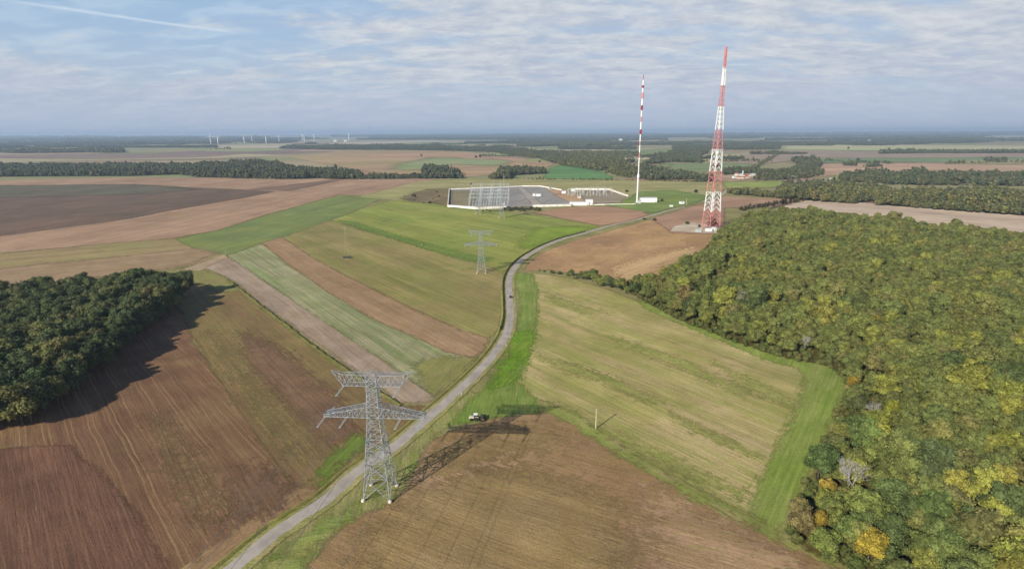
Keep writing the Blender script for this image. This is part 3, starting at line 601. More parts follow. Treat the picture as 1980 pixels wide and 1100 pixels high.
# grassy ridge between the olive brown field and the lilac strip
dp = smooth_path(G([(438, 541), (458, 555), (500, 588), (560, 634), (620, 680), (680, 722), (730, 756), (776, 784)]), 3.0)
dm = field_mat('ditch_grass', A=(108, 108, 64), B=(92, 100, 54), C=(128, 118, 78), streak=0.8, patch=0.1)
ribbon('grass_bank', dp, [(-2.2, 0.1), (-1.2, 0.3), (-0.6, 0.6), (0.0, 0.8), (0.7, 0.5), (1.4, 0.1)], dm, 'overgrown field boundary bank beside the lilac strip', jit=0.9)

# ------------------------------------------------------------------ vegetation
def leaf_mat(name, base=None, ramp=None, dark=0.46):
    """base None: the object's own colour; ramp: per-instance random colour"""
    m = bpy.data.materials.new(name); m.use_nodes = True; t = NT(m.node_tree); b = t.n['Principled BSDF']
    oi = t.new('ShaderNodeObjectInfo')
    if ramp:
        rp = t.new('ShaderNodeValToRGB', {0: oi.outputs['Random']}); cr = rp.color_ramp
        while len(cr.elements) < len(ramp): cr.elements.new(0.5)
        for i, (e, c_) in enumerate(zip(cr.elements, ramp)): e.position = i / (len(ramp) - 1); e.color = (*c_, 1)
        c = rp.outputs[0]
    elif base: c = t.new('ShaderNodeRGB').outputs[0]; c.default_value = (*base, 1)
    else: c = oi.outputs['Color']
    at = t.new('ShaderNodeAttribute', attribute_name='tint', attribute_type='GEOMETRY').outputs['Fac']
    f = t.rng(at, 0, 1, dark, 1.55, smooth=False)  # random lobe tone; its dark end also paints shade into gaps between crowns
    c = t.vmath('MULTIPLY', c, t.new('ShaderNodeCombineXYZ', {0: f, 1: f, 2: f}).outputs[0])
    t.l.new(c, b.inputs['Base Color']); b.inputs['Roughness'].default_value = 0.85; b.inputs['Specular IOR Level'].default_value = 0.15
    tr = t.new('ShaderNodeBsdfTranslucent', {'Color': c})
    mx = t.new('ShaderNodeMixShader', {0: 0.16, 1: b.outputs[0], 2: tr.outputs[0]})
    t.l.new(mx.outputs[0], t.n['Material Output'].inputs[0]); return m
LEAF = leaf_mat('leaves')
OLIVE, DARK, YEL, GOLD, BRN, MID, GREY = (0.180, 0.194, 0.052), (0.096, 0.124, 0.040), (0.240, 0.244, 0.050), (0.36, 0.27, 0.05), (0.200, 0.182, 0.062), (0.140, 0.168, 0.048), (0.17, 0.18, 0.095)
WOODLEAF = leaf_mat('woodland_leaves', ramp=[DARK, OLIVE, MID, OLIVE, BRN, YEL, MID, OLIVE, (0.16, 0.175, 0.05), OLIVE, MID])
FARLEAF = leaf_mat('far_woodland_leaves', ramp=[(0.07, 0.10, 0.05), (0.14, 0.15, 0.065), (0.09, 0.12, 0.055), (0.18, 0.17, 0.08), (0.08, 0.10, 0.055), (0.15, 0.135, 0.07)])

def crown_mesh(name, seed, r=5.0, h=9.0, z0=3.0, lobes=13, leaves=2600, leaf=0.62, core=True, open_=0.0):
    q = random.Random(seed); vs, fs, tint = [], [], []
    L = []
    for i in range(lobes):
        a = q.uniform(0, 6.283); t = (i + 0.5) / lobes
        zz = z0 + h * (0.22 + 0.62 * t); rr = r * math.sqrt(max(0.06, 1 - ((t - 0.30) / 0.78) ** 2)) * 0.62
        rr *= q.uniform(0.55, 1.1)
        s_ = r * q.uniform(0.17, 0.40)
        L.append((rr * 1.12 * math.cos(a + i * 2.4), rr * 1.12 * math.sin(a + i * 2.4), zz + q.gauss(0, h * .05), s_, q.uniform(0.05, 0.95)))
    L.append((0, 0, z0 + h * 0.62, r * 0.52, 0.5)); L.append((0, 0, z0 + h * 0.38, r * 0.68, 0.3))
    tot = sum(l[3] ** 2 for l in L)
    for lx, ly, lz, s_, tn in L:
        for k in range(int(leaves * s_ ** 2 / tot)):
            th, cz = q.uniform(0, 6.283), q.uniform(-0.62, 1.0); sr = math.sqrt(1 - cz * cz)
            nrm_ = Vector((sr * math.cos(th), sr * math.sin(th), cz))
            rad = s_ * (1 + q.gauss(0, 0.13)) * (q.uniform(0.75, 1.22) if q.random() < 0.3 else 1)
            p_ = Vector((lx, ly, lz)) + Vector((nrm_.x * rad, nrm_.y * rad, nrm_.z * rad * 0.85))
            if p_.z < z0 * 0.5: continue
            nn = (nrm_ + Vector((q.gauss(0, .42), q.gauss(0, .42), q.gauss(0, .42) + 0.15))).normalized()
            e1 = nn.orthogonal().normalized(); e1.rotate(Matrix.Rotation(q.uniform(0, 6.28), 3, nn)); e2 = nn.cross(e1)
            a_, b_ = leaf * q.uniform(0.35, 0.85), leaf * q.uniform(0.25, 0.6)
            i0 = len(vs); vs += [p_ - e1 * a_, p_ - e2 * b_ + e1 * a_ * 0.2, p_ + e1 * a_, p_ + e2 * b_]
            fs.append((i0, i0 + 1, i0 + 2, i0 + 3)); tt = min(1, max(0, tn + q.gauss(0, 0.16))); tint += [tt] * 4
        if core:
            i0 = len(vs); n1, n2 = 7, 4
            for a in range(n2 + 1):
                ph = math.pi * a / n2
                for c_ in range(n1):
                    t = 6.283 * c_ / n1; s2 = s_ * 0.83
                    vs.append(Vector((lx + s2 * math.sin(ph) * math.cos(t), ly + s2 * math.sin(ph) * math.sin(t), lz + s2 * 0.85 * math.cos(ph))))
                    tint.append(max(0, tn * 0.5))  # core darker than its leaves: shade inside the crown put into the tint
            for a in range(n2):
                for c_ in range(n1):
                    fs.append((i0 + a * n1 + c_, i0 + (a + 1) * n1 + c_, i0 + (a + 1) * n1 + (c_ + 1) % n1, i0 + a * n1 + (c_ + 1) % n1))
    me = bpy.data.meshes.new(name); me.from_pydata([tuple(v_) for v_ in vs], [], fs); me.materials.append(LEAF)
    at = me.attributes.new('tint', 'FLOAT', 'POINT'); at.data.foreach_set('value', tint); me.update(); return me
def trunk_mesh(name, seed, h=7.0, r=0.32):
    q = random.Random(seed); mb = MB(); p0 = Vector((0, 0, -0.2))
    for k in range(4):
        p1 = p0 + Vector((q.gauss(0, .15), q.gauss(0, .15), h / 4)); mb.bar(p0, p1, r * 2 * (1 - k * 0.18), r * 2 * (1 - (k + 1) * 0.18), 7); p0 = p1
        if k >= 1:
            for j in range(3):
                a = q.uniform(0, 6.28); mb.bar(p1, p1 + Vector((math.cos(a) * 2.4, math.sin(a) * 2.4, 2.0)), r * 0.9, r * 0.25, 5)
    return mb.mesh(name, M['bark'])
def bare_mesh(name, seed, h=12.0):
    q = random.Random(seed); mb = MB()
    def grow(p_, d_, L_, w_, n):
        e = p_ + d_ * L_; mb.bar(p_, e, w_, w_ * 0.66, 5 if w_ > .1 else 3)
        if n == 0: return
        for k in range(3 if n > 1 else 4):
            dd = (d_ + Vector((q.gauss(0, .48), q.gauss(0, .48), q.gauss(0.10, .25)))).normalized(); grow(e, dd, L_ * q.uniform(0.62, 0.85), w_ * 0.62, n - 1)
    grow(Vector((0, 0, -0.2)), Vector((0, 0, 1)), h * 0.28, 0.55, 6)
    return mb.mesh(name, M['deadwood'])

CROWNS = [crown_mesh('crown', 11, 5.0, 9.5, 3.0, 20, 3800, 0.58), crown_mesh('crown', 12, 4.7, 11.5, 3.0, 24, 4200, 0.56), crown_mesh('crown', 13, 6.0, 9.0, 2.8, 26, 4600, 0.60),
          crown_mesh('crown', 14, 4.2, 9.5, 2.4, 16, 3200, 0.55), crown_mesh('crown', 15, 5.4, 11.0, 3.2, 28, 4600, 0.56), crown_mesh('crown', 16, 5.0, 8.5, 2.2, 18, 3400, 0.60)]
TRUNKS = [trunk_mesh('trunk', 21), trunk_mesh('trunk', 22), trunk_mesh('trunk', 23)]
SHRUB = [crown_mesh('shrub', 31, 2.2, 3.0, 0.0, 8, 700, 0.42), crown_mesh('shrub', 32, 2.6, 2.6, 0.0, 9, 800, 0.45), crown_mesh('shrub', 33, 1.8, 3.6, 0.0, 7, 600, 0.40)]
FARC = [crown_mesh('far_crown', 41, 5.4, 10, 1.5, 7, 110, 2.0), crown_mesh('far_crown', 42, 4.8, 11, 1.5, 6, 90, 2.0), crown_mesh('far_crown', 43, 6.0, 9, 1.2, 8, 120, 2.2)]
BARE = [bare_mesh('branches', 51), bare_mesh('branches', 52)]

def inside(p_, poly):
    c = False; n = len(poly); x, y = p_.x, p_.y
    for i in range(n):
        a, b = poly[i], poly[i - 1]
        if (a.y > y) != (b.y > y) and x < (b.x - a.x) * (y - a.y) / (b.y - a.y) + a.x: c = not c
    return c
def edge_dist(p_, poly):
    m_ = 1e9
    for i in range(len(poly)):
        a, b = poly[i - 1], poly[i]; ab = b - a; t = max(0, min(1, (p_ - a).dot(ab) / max(ab.length_squared, 1e-6))); m_ = min(m_, (p_ - a - ab * t).length)
    return m_
def scatter(poly, step, seed=0, jit=0.42):
    q = random.Random(seed); x0, x1 = min(p_.x for p_ in poly), max(p_.x for p_ in poly); y0, y1 = min(p_.y for p_ in poly), max(p_.y for p_ in poly)
    out = []; j = 0; y = y0
    while y < y1:
        x = x0 + (step / 2 if j % 2 else 0)
        while x < x1:
            p_ = Vector((x + q.uniform(-jit, jit) * step, y + q.uniform(-jit, jit) * step, 0))
            if inside(p_, poly): out.append(p_)
            x += step
        y += step * 0.87; j += 1
    return out

_gn = {}
def woodland(name, label, pts, scl, protos, m, squash=None, kind='stuff'):
    """one object: points with an instanced crown on each"""
    me = bpy.data.meshes.new(name); me.from_pydata([tuple(p_) for p_ in pts], [], [])
    at = me.attributes.new('sc', 'FLOAT_VECTOR', 'POINT'); fl = []
    for i, s_ in enumerate(scl):
        sq = squash[i] if squash else 1.0; fl += [s_, s_, s_ * sq]
    at.data.foreach_set('vector', fl)
    o = bpy.data.objects.new(name, me); SC.collection.objects.link(o); tag(o, label, None, None, kind)
    key = (tuple(p_.name for p_ in protos), m.name)
    if key not in _gn:
        ng = bpy.data.node_groups.new('scatter_crowns', 'GeometryNodeTree'); _gn[key] = ng
        ng.interface.new_socket('Geometry', in_out='INPUT', socket_type='NodeSocketGeometry'); ng.interface.new_socket('Geometry', in_out='OUTPUT', socket_type='NodeSocketGeometry')
        gi, go = ng.nodes.new('NodeGroupInput'), ng.nodes.new('NodeGroupOutput'); jn = ng.nodes.new('GeometryNodeGeometryToInstance')
        for p_ in reversed(protos):
            oi = ng.nodes.new('GeometryNodeObjectInfo'); oi.transform_space = 'ORIGINAL'; oi.inputs['Object'].default_value = p_; oi.inputs['As Instance'].default_value = False
            sm = ng.nodes.new('GeometryNodeSetMaterial'); sm.inputs['Material'].default_value = m
            ng.links.new(oi.outputs['Geometry'], sm.inputs['Geometry']); ng.links.new(sm.outputs[0], jn.inputs[0])
        ip = ng.nodes.new('GeometryNodeInstanceOnPoints'); ip.inputs['Pick Instance'].default_value = True
        na = ng.nodes.new('GeometryNodeInputNamedAttribute'); na.data_type = 'FLOAT_VECTOR'; na.inputs['Name'].default_value = 'sc'
        ri = ng.nodes.new('FunctionNodeRandomValue'); ri.data_type = 'INT'; ri.inputs[4].default_value = 0; ri.inputs[5].default_value = len(protos) - 1
        rr = ng.nodes.new('FunctionNodeRandomValue'); rr.data_type = 'FLOAT_VECTOR'; rr.inputs[0].default_value = (0, 0, 0); rr.inputs[1].default_value = (0, 0, 6.283)
        L = ng.links.new
        L(gi.outputs[0], ip.inputs['Points']); L(jn.outputs[0], ip.inputs['Instance'])
        L(na.outputs[0], ip.inputs['Scale'])
        L([x for x in ri.outputs if x.type == 'INT'][0], ip.inputs['Instance Index']); L([x for x in rr.outputs if x.type == 'VECTOR'][0], ip.inputs['Rotation'])
        L(ip.outputs[0], go.inputs[0])
    md = o.modifiers.new('scatter', 'NODES'); md.node_group = _gn[key]; return o

def tree(name, label, cat, p_, s_, crown, trunk, colr, group=None, sq=1.0, rz=None):
    r_ = empty(name, (p_[0], p_[1], 0), rnd.uniform(0, 6.28) if rz is None else rz); tag(r_, label, cat, group)
    c = bpy.data.objects.new('crown', crown); SC.collection.objects.link(c); c.parent = r_; c.scale = (s_, s_, s_ * sq); c.color = (*colr, 1)
    if trunk:
        k = bpy.data.objects.new('trunk', trunk); SC.collection.objects.link(k); k.parent = r_; k.scale = (s_, s_, s_)
    return r_
def bare_tree(label, p_, s_, mesh, group=None):
    o = bpy.data.objects.new('bare_tree', mesh); SC.collection.objects.link(o); o.location = (p_[0], p_[1], 0); o.scale = (s_,) * 3; o.rotation_euler.z = rnd.uniform(0, 6); tag(o, label, 'tree', group); return o

# ---- the big mixed wood on the right and the dark copse on the left
WOOD = G([(1212, 556), (1258, 549), (1320, 520), (1366, 496), (1380, 470), (1400, 452), (1420, 436), (1446, 424), (1520, 416), (1600, 424), (1724, 436), (1990, 466), (2600, 560), (2900, 700), (2900, 1300), (2200, 1320), (1960, 1205), (1700, 1108), (1566, 1058), (1536, 1030), (1560, 970), (1596, 895), (1628, 815), (1652, 742), (1606, 702), (1504, 684), (1404, 650), (1304, 608)])
COPSE = [g(352, 529, 17), g(300, 525, 17), g(256, 525, 17), g(100, 540, 17), g(-200, 560, 17), Vector((-520, 280, 0)), Vector((-400, 205, 0)), Vector((-260, 190, 0)), Vector((-200, 222, 0)), Vector((-220, 300, 0)), Vector((-240, 390, 0)), Vector((-248, 426, 0)), Vector((-257, 444, 0))]
for p_ in COPSE: p_.z = 0
SPECIAL = {}
cand = []
for wi, (poly, seed, step) in enumerate(((WOOD, 3, 7.2), (COPSE, 5, 6.8))):
    q = random.Random(seed * 31)
    for p_ in scatter(poly, step, seed):
        ed = edge_dist(p_, poly)
        s_ = q.uniform(0.80, 1.2) * (0.72 if ed < 5 else 0.88 if ed < 11 else 1.0) if not wi else q.uniform(1.22, 1.5)
        if q.random() < 0.10: s_ *= 1.25 if not wi else 1.05
        st_ = mnoise.noise(Vector((p_.x * 0.022, p_.y * 0.022, 3.3)))
        if not wi:
            s_ *= 1 + 0.38 * st_ + (0.22 if q.random() < 0.08 else 0)
            if q.random() < 0.07 and ed > 6: continue
        cand.append([wi, p_, s_, ed, q.random() if q.random() < 0.45 else min(.999, max(0, 0.45 + 0.9 * mnoise.noise(Vector((p_.x * 0.03, p_.y * 0.03, 9.1))))) if not wi else q.random(), q.uniform(0.82, 1.08) if not wi else q.uniform(0.95, 1.1)])
def frame_ok(p_):
    s2 = project((p_.x, p_.y, 8))
    return s2 and -30 < s2[0] < 2010 and -20 < s2[1] < 1130
vis = [c for c in cand if frame_ok(c[1])]
# trees in the second and later rows of the copse show only from above, so nearest first
vis.sort(key=lambda c: -(c[2] * (1.25 if c[3] < 12 else 1.0)) / Vector((c[1].x, c[1].y, H)).length)
chosen = set(id(c) for c in vis[:262])
# trees the photograph singles out: (pixel, colour, name, label, scale)
SING = [((1642, 950), None, 'bare_tree', 'large bare grey tree standing in the near end of the wood', 1.15),
        ((1556, 672), None, 'bare_tree', 'bare pale stemmed tree at the wood edge above the green headland', 0.85),
        ((1688, 808), None, 'bare_tree', 'leafless grey tree behind the curve of the green headland', 0.8),
        ((1716, 965), None, 'bare_tree', 'thin leafless tree right of the large bare grey tree', 0.8),
        ((1458, 560), None, 'bare_tree', 'small grey leafless tree deep inside the wood', 0.8),
        ((1600, 948), GOLD, 'golden_tree', 'small golden tree just left of the large bare grey tree', 0.62),
        ((1584, 1012), (0.32, 0.23, 0.04), 'golden_tree', 'round golden orange tree near the lower corner of the wood', 0.60),
        ((1680, 1072), (0.34, 0.265, 0.04), 'golden_tree', 'tall bright golden tree at the bottom of the wood', 0.74),
        ((1704, 850), (0.30, 0.30, 0.03), 'lime_yellow_tree', 'lime yellow tree above the large bare grey tree', 0.85),
        ((1725, 800), (0.27, 0.28, 0.035), 'lime_yellow_tree', 'lime yellow tree farther up the slope of the wood edge', 0.75),
        ((1338, 588), (0.26, 0.20, 0.03), 'golden_tree', 'orange tinted tree near the far corner of the wood', 0.62),
        ((1430, 640), (0.24, 0.24, 0.035), 'yellow_green_tree', 'yellow green tree on the front edge of the wood midway along', 0.8),
        ((1690, 640), (0.23, 0.21, 0.035), 'yellow_green_tree', 'large yellow olive crown rising inside the wood', 1.05),
        ((1648, 745), (0.28, 0.20, 0.03), 'golden_tree', 'small amber tree at the top bend of the green headland', 0.5)]
clear = []
for px_, c_, nm, lb, s_ in SING:
    p_ = g(px_[0], px_[1], 3)
    if c_ is None: bare_tree(lb, p_, s_, BARE[len(clear) % 2]); clear.append((p_, 4.0))
    else: tree(nm, lb, 'tree', p_, s_ * 1.12, CROWNS[3 + len(clear) % 3], TRUNKS[0], c_); clear.append((p_, 3.2))
def near_clear(p_): return any((Vector((p_.x, p_.y, 0)) - Vector((c_.x, c_.y, 0))).length < r_ for c_, r_ in clear)
PAL = [('olive', OLIVE, .34), ('dark green', DARK, .14), ('yellow green', YEL, .13), ('brown tinted', BRN, .06), ('mid green', MID, .29), ('grey green', GREY, .04)]
lake = {0: ([], []), 1: ([], [])}; sq = {0: [], 1: []}
for c in cand:
    wi, p_, s_, ed, r_, sqv = c
    if near_clear(p_): continue
    if id(c) in chosen:
        acc = 0
        for nm, colr, wgt in PAL:
            acc += wgt
            if r_ <= acc: break
        if wi: nm, colr = ('dark green', (0.075, 0.10, 0.04)) if r_ < 0.6 else ('olive', (0.14, 0.145, 0.05))
        colr = tuple(x * rnd.uniform(0.93, 1.09) for x in colr)
        D_ = p_.length
        if wi: where = 'facing the shadowed field in the left copse' if ed < 9 else 'inside the dark copse on the left'
        else:
            zone = 'near corner' if D_ < 215 else 'headland side' if D_ < 330 else 'middle' if D_ < 440 else 'far part'
            where = ('on the front edge of the right hand wood, ' if ed < 8 else 'within the right hand wood, ') + zone
        size = 'small' if s_ < 0.78 else 'large' if s_ > 1.15 else 'medium'
        tree('broadleaf_tree', f'{size} {nm} tree {where}', 'tree', p_, s_, CROWNS[int(r_ * 997) % 6], TRUNKS[int(r_ * 77) % 3], colr, 'trees of the left copse' if wi else 'trees of the right hand wood', sqv)
    else:
        lake[wi][0].append(p_); lake[wi][1].append(s_); sq[wi].append(sqv)
PROTO = []
for me in CROWNS:
    PROTO.append([o for o in bpy.data.objects if o.data == me][0])
woodland('woodland', 'dense autumn tinted wood rolling away behind the nearer trees on the right', lake[0][0], lake[0][1], PROTO, WOODLEAF, sq[0])
COPSELEAF = leaf_mat('copse_leaves', ramp=[(0.075, 0.10, 0.04), (0.13, 0.14, 0.05), (0.09, 0.11, 0.04), (0.07, 0.09, 0.04)])
woodland('woodland', 'dark mass of the copse behind its nearer trees on the left', lake[1][0], lake[1][1], PROTO, COPSELEAF, sq[1])
# undergrowth skirts closing the wood's front
def along_px(pxs, step, seed, jit=1.0, z=0):
    q = random.Random(seed); pth = G(pxs); out = []
    for a, b in zip(pth[:-1], pth[1:]):
        L_ = (b - a).length; k = max(1, int(L_ / step))
        for j in range(k):
            p_ = a.lerp(b, (j + q.random() * 0.6) / k); out.append(p_ + Vector((q.gauss(0, jit), q.gauss(0, jit), 0)))
    return out
def stuff_row(name, label, pts, smin, smax, protos, m, seed=1):
    q = random.Random(seed); return woodland(name, label, pts, [q.uniform(smin, smax) for _ in pts], protos, m)

# ---- hedgerow of shrubs from the lane to the wood
q = random.Random(99); SHP = []
hp = along_px([(1040, 524), (1090, 532), (1140, 545), (1190, 560), (1230, 572)], 5.2, 4, 0.8)
for i, p_ in enumerate(hp):
    t = i / len(hp); s_ = 0.55 + 1.2 * t + q.uniform(-0.1, 0.25)
    if 0.50 < t < 0.66: s_ *= 1.5
    where = 'sparse end by lane' if t < 0.33 else 'middle' if t < 0.66 else 'tall end by wood'
    cl_ = random.Random(i).choice([('dark green', DARK), ('olive', OLIVE), ('mid green', MID)])
    if t > 0.30 and i % 5 != 2:
        tree('hedgerow_tree', f'{cl_[0]} tree in hedgerow between ochre field and stubble, {where}', 'tree', p_ + Vector((0, 1.5, 0)), 0.42 + 0.62 * t + (0.2 if 0.45 < t < 0.6 else 0), CROWNS[i % 6], TRUNKS[0], cl_[1], 'hedgerow trees between the lane and the wood', 0.85)
        continue
    o = bpy.data.objects.new('shrub', SHRUB[i % 3]); SC.collection.objects.link(o); o.location = p_; o.scale = (s_, s_, s_ * 1.05); o.rotation_euler.z = q.uniform(0, 6); o.color = (*cl_[1], 1)
    tag(o, f'{cl_[0]} shrub in hedgerow between ochre field and stubble, {where}', 'shrub', 'hedgerow shrubs between the lane and the wood'); SHP.append(o)
SP = [SHP[0], SHP[1], SHP[2]]
BROWNLEAF = leaf_mat('undergrowth_leaves', ramp=[(0.16, 0.14, 0.05), (0.11, 0.13, 0.035), (0.15, 0.15, 0.045), (0.09, 0.12, 0.03), (0.14, 0.155, 0.045)])
ug = [p_ for p_ in scatter([v_ for v_ in WOOD], 4.6, 61) if frame_ok(p_) and p_.length < 420] + along_px([(1212, 560), (1300, 610), (1402, 654), (1504, 688), (1606, 706), (1650, 740), (1626, 815), (1594, 895), (1557, 970), (1532, 1030), (1562, 1062), (1700, 1112), (1960, 1212), (2200, 1330)], 2.6, 8, 1.3)
stuff_row('undergrowth', 'brown and green brambles along the foot of the right hand wood', ug, 0.6, 1.15, SP, BROWNLEAF, 3)
# dark roadside hedge following the far side of the bend
HEDGELEAF = leaf_mat('hedge_leaves', base=(0.062, 0.070, 0.026))
nrm_p = normals(path)
def leaf_hedge(name, label, cat, pts, w_, h_, m, per=26, leaf=0.5, seed=1):
    """a clipped or wild hedge: leaves crowding a winding bank, as one mesh"""
    q = random.Random(seed); vs, fs, tn = [], [], []
    for c in pts:
        hh = h_ * (0.8 + 0.45 * abs(mnoise.noise(c * 0.07))) * q.uniform(0.75, 1.15); t0_ = q.uniform(0.2, 0.8)
        for k in range(per):
            a = q.uniform(0, math.pi); rr = q.uniform(0.6, 1.0)
            p_ = Vector((c.x + q.uniform(-1, 1) * w_, c.y + q.uniform(-1, 1) * w_, hh * math.sin(a) * rr + 0.1))
            e1 = Vector((q.gauss(0, 1), q.gauss(0, 1), q.gauss(0, 1))).normalized(); e2 = e1.orthogonal().normalized()
            s1, s2 = leaf * q.uniform(.4, .9), leaf * q.uniform(.3, .6); i_ = len(vs)
            vs += [tuple(p_ - e1 * s1), tuple(p_ - e2 * s2), tuple(p_ + e1 * s1), tuple(p_ + e2 * s2)]; fs.append((i_, i_ + 1, i_ + 2, i_ + 3)); tn += [min(1, max(0, t0_ + q.gauss(0, .2)))] * 4
    me = bpy.data.meshes.new(name); me.from_pydata(vs, [], fs); me.materials.append(m)
    at = me.attributes.new('tint', 'FLOAT', 'POINT'); at.data.foreach_set('value', tn)
    o = bpy.data.objects.new(name, me); SC.collection.objects.link(o); tag(o, label, cat); return o
i0, i1 = near_i((980, 640)), near_i((1140, 449))
leaf_hedge('hedge', 'low dark hedge lining the left side of the lane through the bend', 'hedge', [path[i] + nrm_p[i] * 4.6 + (path[i + 1] - path[i]) * k / 3 for i in range(i0, i1) for k in range(3)], 0.55, 1.3, HEDGELEAF)

# ------------------------------------------------------------------ far woods, each one mass of trees
far_single = []
for i, (px_, lb, s_) in enumerate([((815, 303), 'lone tree in the middle of the pink hillside', 1.2), ((1640, 290), 'lone dark tree standing in the pale lime field far right', 1.7), ((1346, 374), 'small dark tree alone on the meadow left of the lattice tower', 0.8),
                                   ((1718, 291), 'dark tree at the right edge of the far lime field', 1.6), ((1043, 316), 'single tree on the terracotta crest of the hillside', 1.0), ((920, 306), 'dark bushy tree on the crest above the substation', 1.3), ((929, 306), 'rounder dark tree beside another on the crest above the substation', 1.2),
                                   ((1068, 317), 'small tree where the hillside crest meets the valley wood', 1.1), ((1659, 312), 'small dark tree in the green field far right', 1.3)]):
    p_ = g(*px_); o = bpy.data.objects.new('field_tree', FARC[i % 3]); SC.collection.objects.link(o); o.location = (p_.x, p_.y, 0); o.scale = (s_,) * 3; o.rotation_euler.z = i; o.color = (0.055, 0.068, 0.036, 1); tag(o, lb, 'tree'); far_single.append(o)
FP = far_single[:1] + [far_single[4], far_single[2]]
FP = [next(o for o in far_single if o.data == m_) for m_ in FARC]
def far_wood(label, px, step, smin=0.85, smax=1.35, m=FARLEAF, seed=1, jit=0.42, flat=1.0):
    poly = G(px); pts = scatter(poly, step, seed, jit); q = random.Random(seed)
    if len(pts) > 14000: pts = q.sample(pts, 14000)
    pts = [p_ for p_ in pts if mnoise.noise(p_ * (0.012 if p_.length < 3500 else 0.003) + Vector((seed, 0, 0))) > -0.34]
    sc_ = [q.uniform(smin, smax) * (1 + 0.65 * mnoise.noise(p_ * (0.02 if p_.length < 3500 else 0.004) + Vector((0, seed, 0)))) for p_ in pts]
    return woodland('woodland', label, pts, sc_, FP, m, [q.uniform(0.8, 1.25) * flat for _ in pts])
MIDLEAF = leaf_mat('valley_leaves', ramp=[(0.10, 0.12, 0.05), (0.18, 0.18, 0.06), (0.13, 0.145, 0.055), (0.20, 0.17, 0.07), (0.09, 0.11, 0.05), (0.22, 0.205, 0.065)])
far_wood('dark wood closing the pink field on the left', [(-400, 345), (256, 341), (340, 338), (372, 343), (520, 347), (700, 347), (702, 340), (650, 333), (560, 328), (545, 320), (500, 314), (430, 319), (370, 322), (256, 322), (-400, 322)], 9.5, seed=2)
far_wood('tail of low trees running right from the left wood', [(690, 347.5), (830, 346.5), (860, 345.5), (858, 341), (720, 341)], 9, 0.55, 0.9, seed=3)
far_wood('clump of tall trees left of the substation skyline', [(818, 346), (892, 346), (888, 336), (845, 328), (818, 328)], 10, 0.9, 1.4, seed=4)
far_wood('narrow wood on the hillside above the substation', [(942, 347), (988, 347), (990, 340), (1058, 336), (1050, 328), (968, 328), (962, 338)], 9.5, 0.85, 1.25, seed=5)
far_wood('long wood across the plain below the wind turbines', [(540, 288), (640, 291), (800, 291), (900, 293), (1000, 299), (1100, 303), (1060, 294), (960, 288), (860, 284), (760, 282), (640, 283), (560, 284)], 20, 1.0, 1.7, seed=6)
far_wood('scrubby valley wood stretching right of the pink hillside', [(966, 298), (1040, 308), (1092, 322), (1160, 332), (1200, 343), (1236, 346), (1236, 330), (1210, 318), (1200, 302), (1240, 296), (1120, 294), (1040, 296)], 13, 0.6, 1.2, MIDLEAF, seed=7)
far_wood('dark valley wood behind the red and white masts', [(1236, 347), (1290, 350), (1372, 353), (1380, 345), (1320, 340), (1280, 333), (1250, 322), (1236, 322)], 11, 0.9, 1.3, seed=8)
far_wood('dark plantation between the two masts', [(1245, 320), (1300, 315), (1356, 316), (1356, 302), (1370, 296), (1300, 296), (1265, 304)], 13, 1.0, 1.4, seed=9)
far_wood('flat topped wood right of the lattice tower on the plain', [(1362, 291), (1508, 290), (1508, 284), (1362, 282), (1300, 284), (1300, 292)], 22, 1.1, 1.6, seed=10)
far_wood('village trees around the red roofs', [(1396, 340), (1416, 337), (1450, 336), (1470, 345), (1454, 350), (1500, 350), (1560, 345), (1596, 338), (1580, 328), (1540, 330), (1500, 333), (1440, 329), (1396, 329)], 11, 0.6, 1.15, seed=11)
far_wood('dark copse standing on the right slope', [(1528, 330), (1580, 328), (1590, 318), (1575, 308), (1530, 311), (1546, 320)], 12, 0.9, 1.3, seed=12)
far_wood('thin tree line climbing the slope from the village', [(1450, 328), (1478, 311), (1502, 298), (1510, 298), (1488, 311), (1462, 328)], 12, 0.4, 0.9, MIDLEAF, seed=13)
far_wood('hedge line running right from the far copse', [(1590, 312), (1660, 315), (1726, 318), (1726, 316), (1640, 313), (1600, 310)], 14, 0.4, 0.8, seed=14)
far_wood('dark wood on the right behind the village lane', [(1620, 350), (1724, 358), (2100, 362), (2100, 342), (1724, 338), (1690, 334), (1640, 342)], 11, 0.9, 1.35, seed=15)
far_wood('autumn tinted wood behind the whitish field', [(1516, 386), (1580, 391), (1724, 400), (1990, 420), (2300, 430), (2300, 384), (1990, 376), (1724, 372), (1600, 364), (1520, 364), (1500, 374)], 9.0, 0.85, 1.3, MIDLEAF, seed=16)
far_wood('olive hedgerow trees along the top of the brown field', [(1408, 376), (1440, 379), (1510, 385), (1512, 380), (1450, 374), (1408, 372)], 8, 0.5, 0.95, MIDLEAF, seed=17)
far_wood('blue green trees behind the olive hedgerow', [(1500, 374), (1560, 372), (1700, 376), (1690, 366), (1600, 360), (1520, 358)], 12, 0.8, 1.2, seed=18)
DARKBR = leaf_mat('brown_hedge_leaves', ramp=[(0.07, 0.06, 0.032), (0.10, 0.08, 0.04), (0.055, 0.06, 0.03)])
far_wood('brown hedgerow climbing between the brown and whitish fields', [(1424, 410), (1470, 404), (1512, 397), (1566, 387), (1556, 386), (1500, 395), (1440, 402)], 6.5, 0.4, 0.7, DARKBR, seed=19)
far_wood('low hedge along the far side of the meadow', [(920, 348), (1050, 348.5), (1140, 349), (1240, 350.5), (1370, 353.5), (1370, 352.5), (1240, 349.5), (1050, 347.5)], 9, 0.3, 0.6, MIDLEAF, seed=20)
q = random.Random(55)
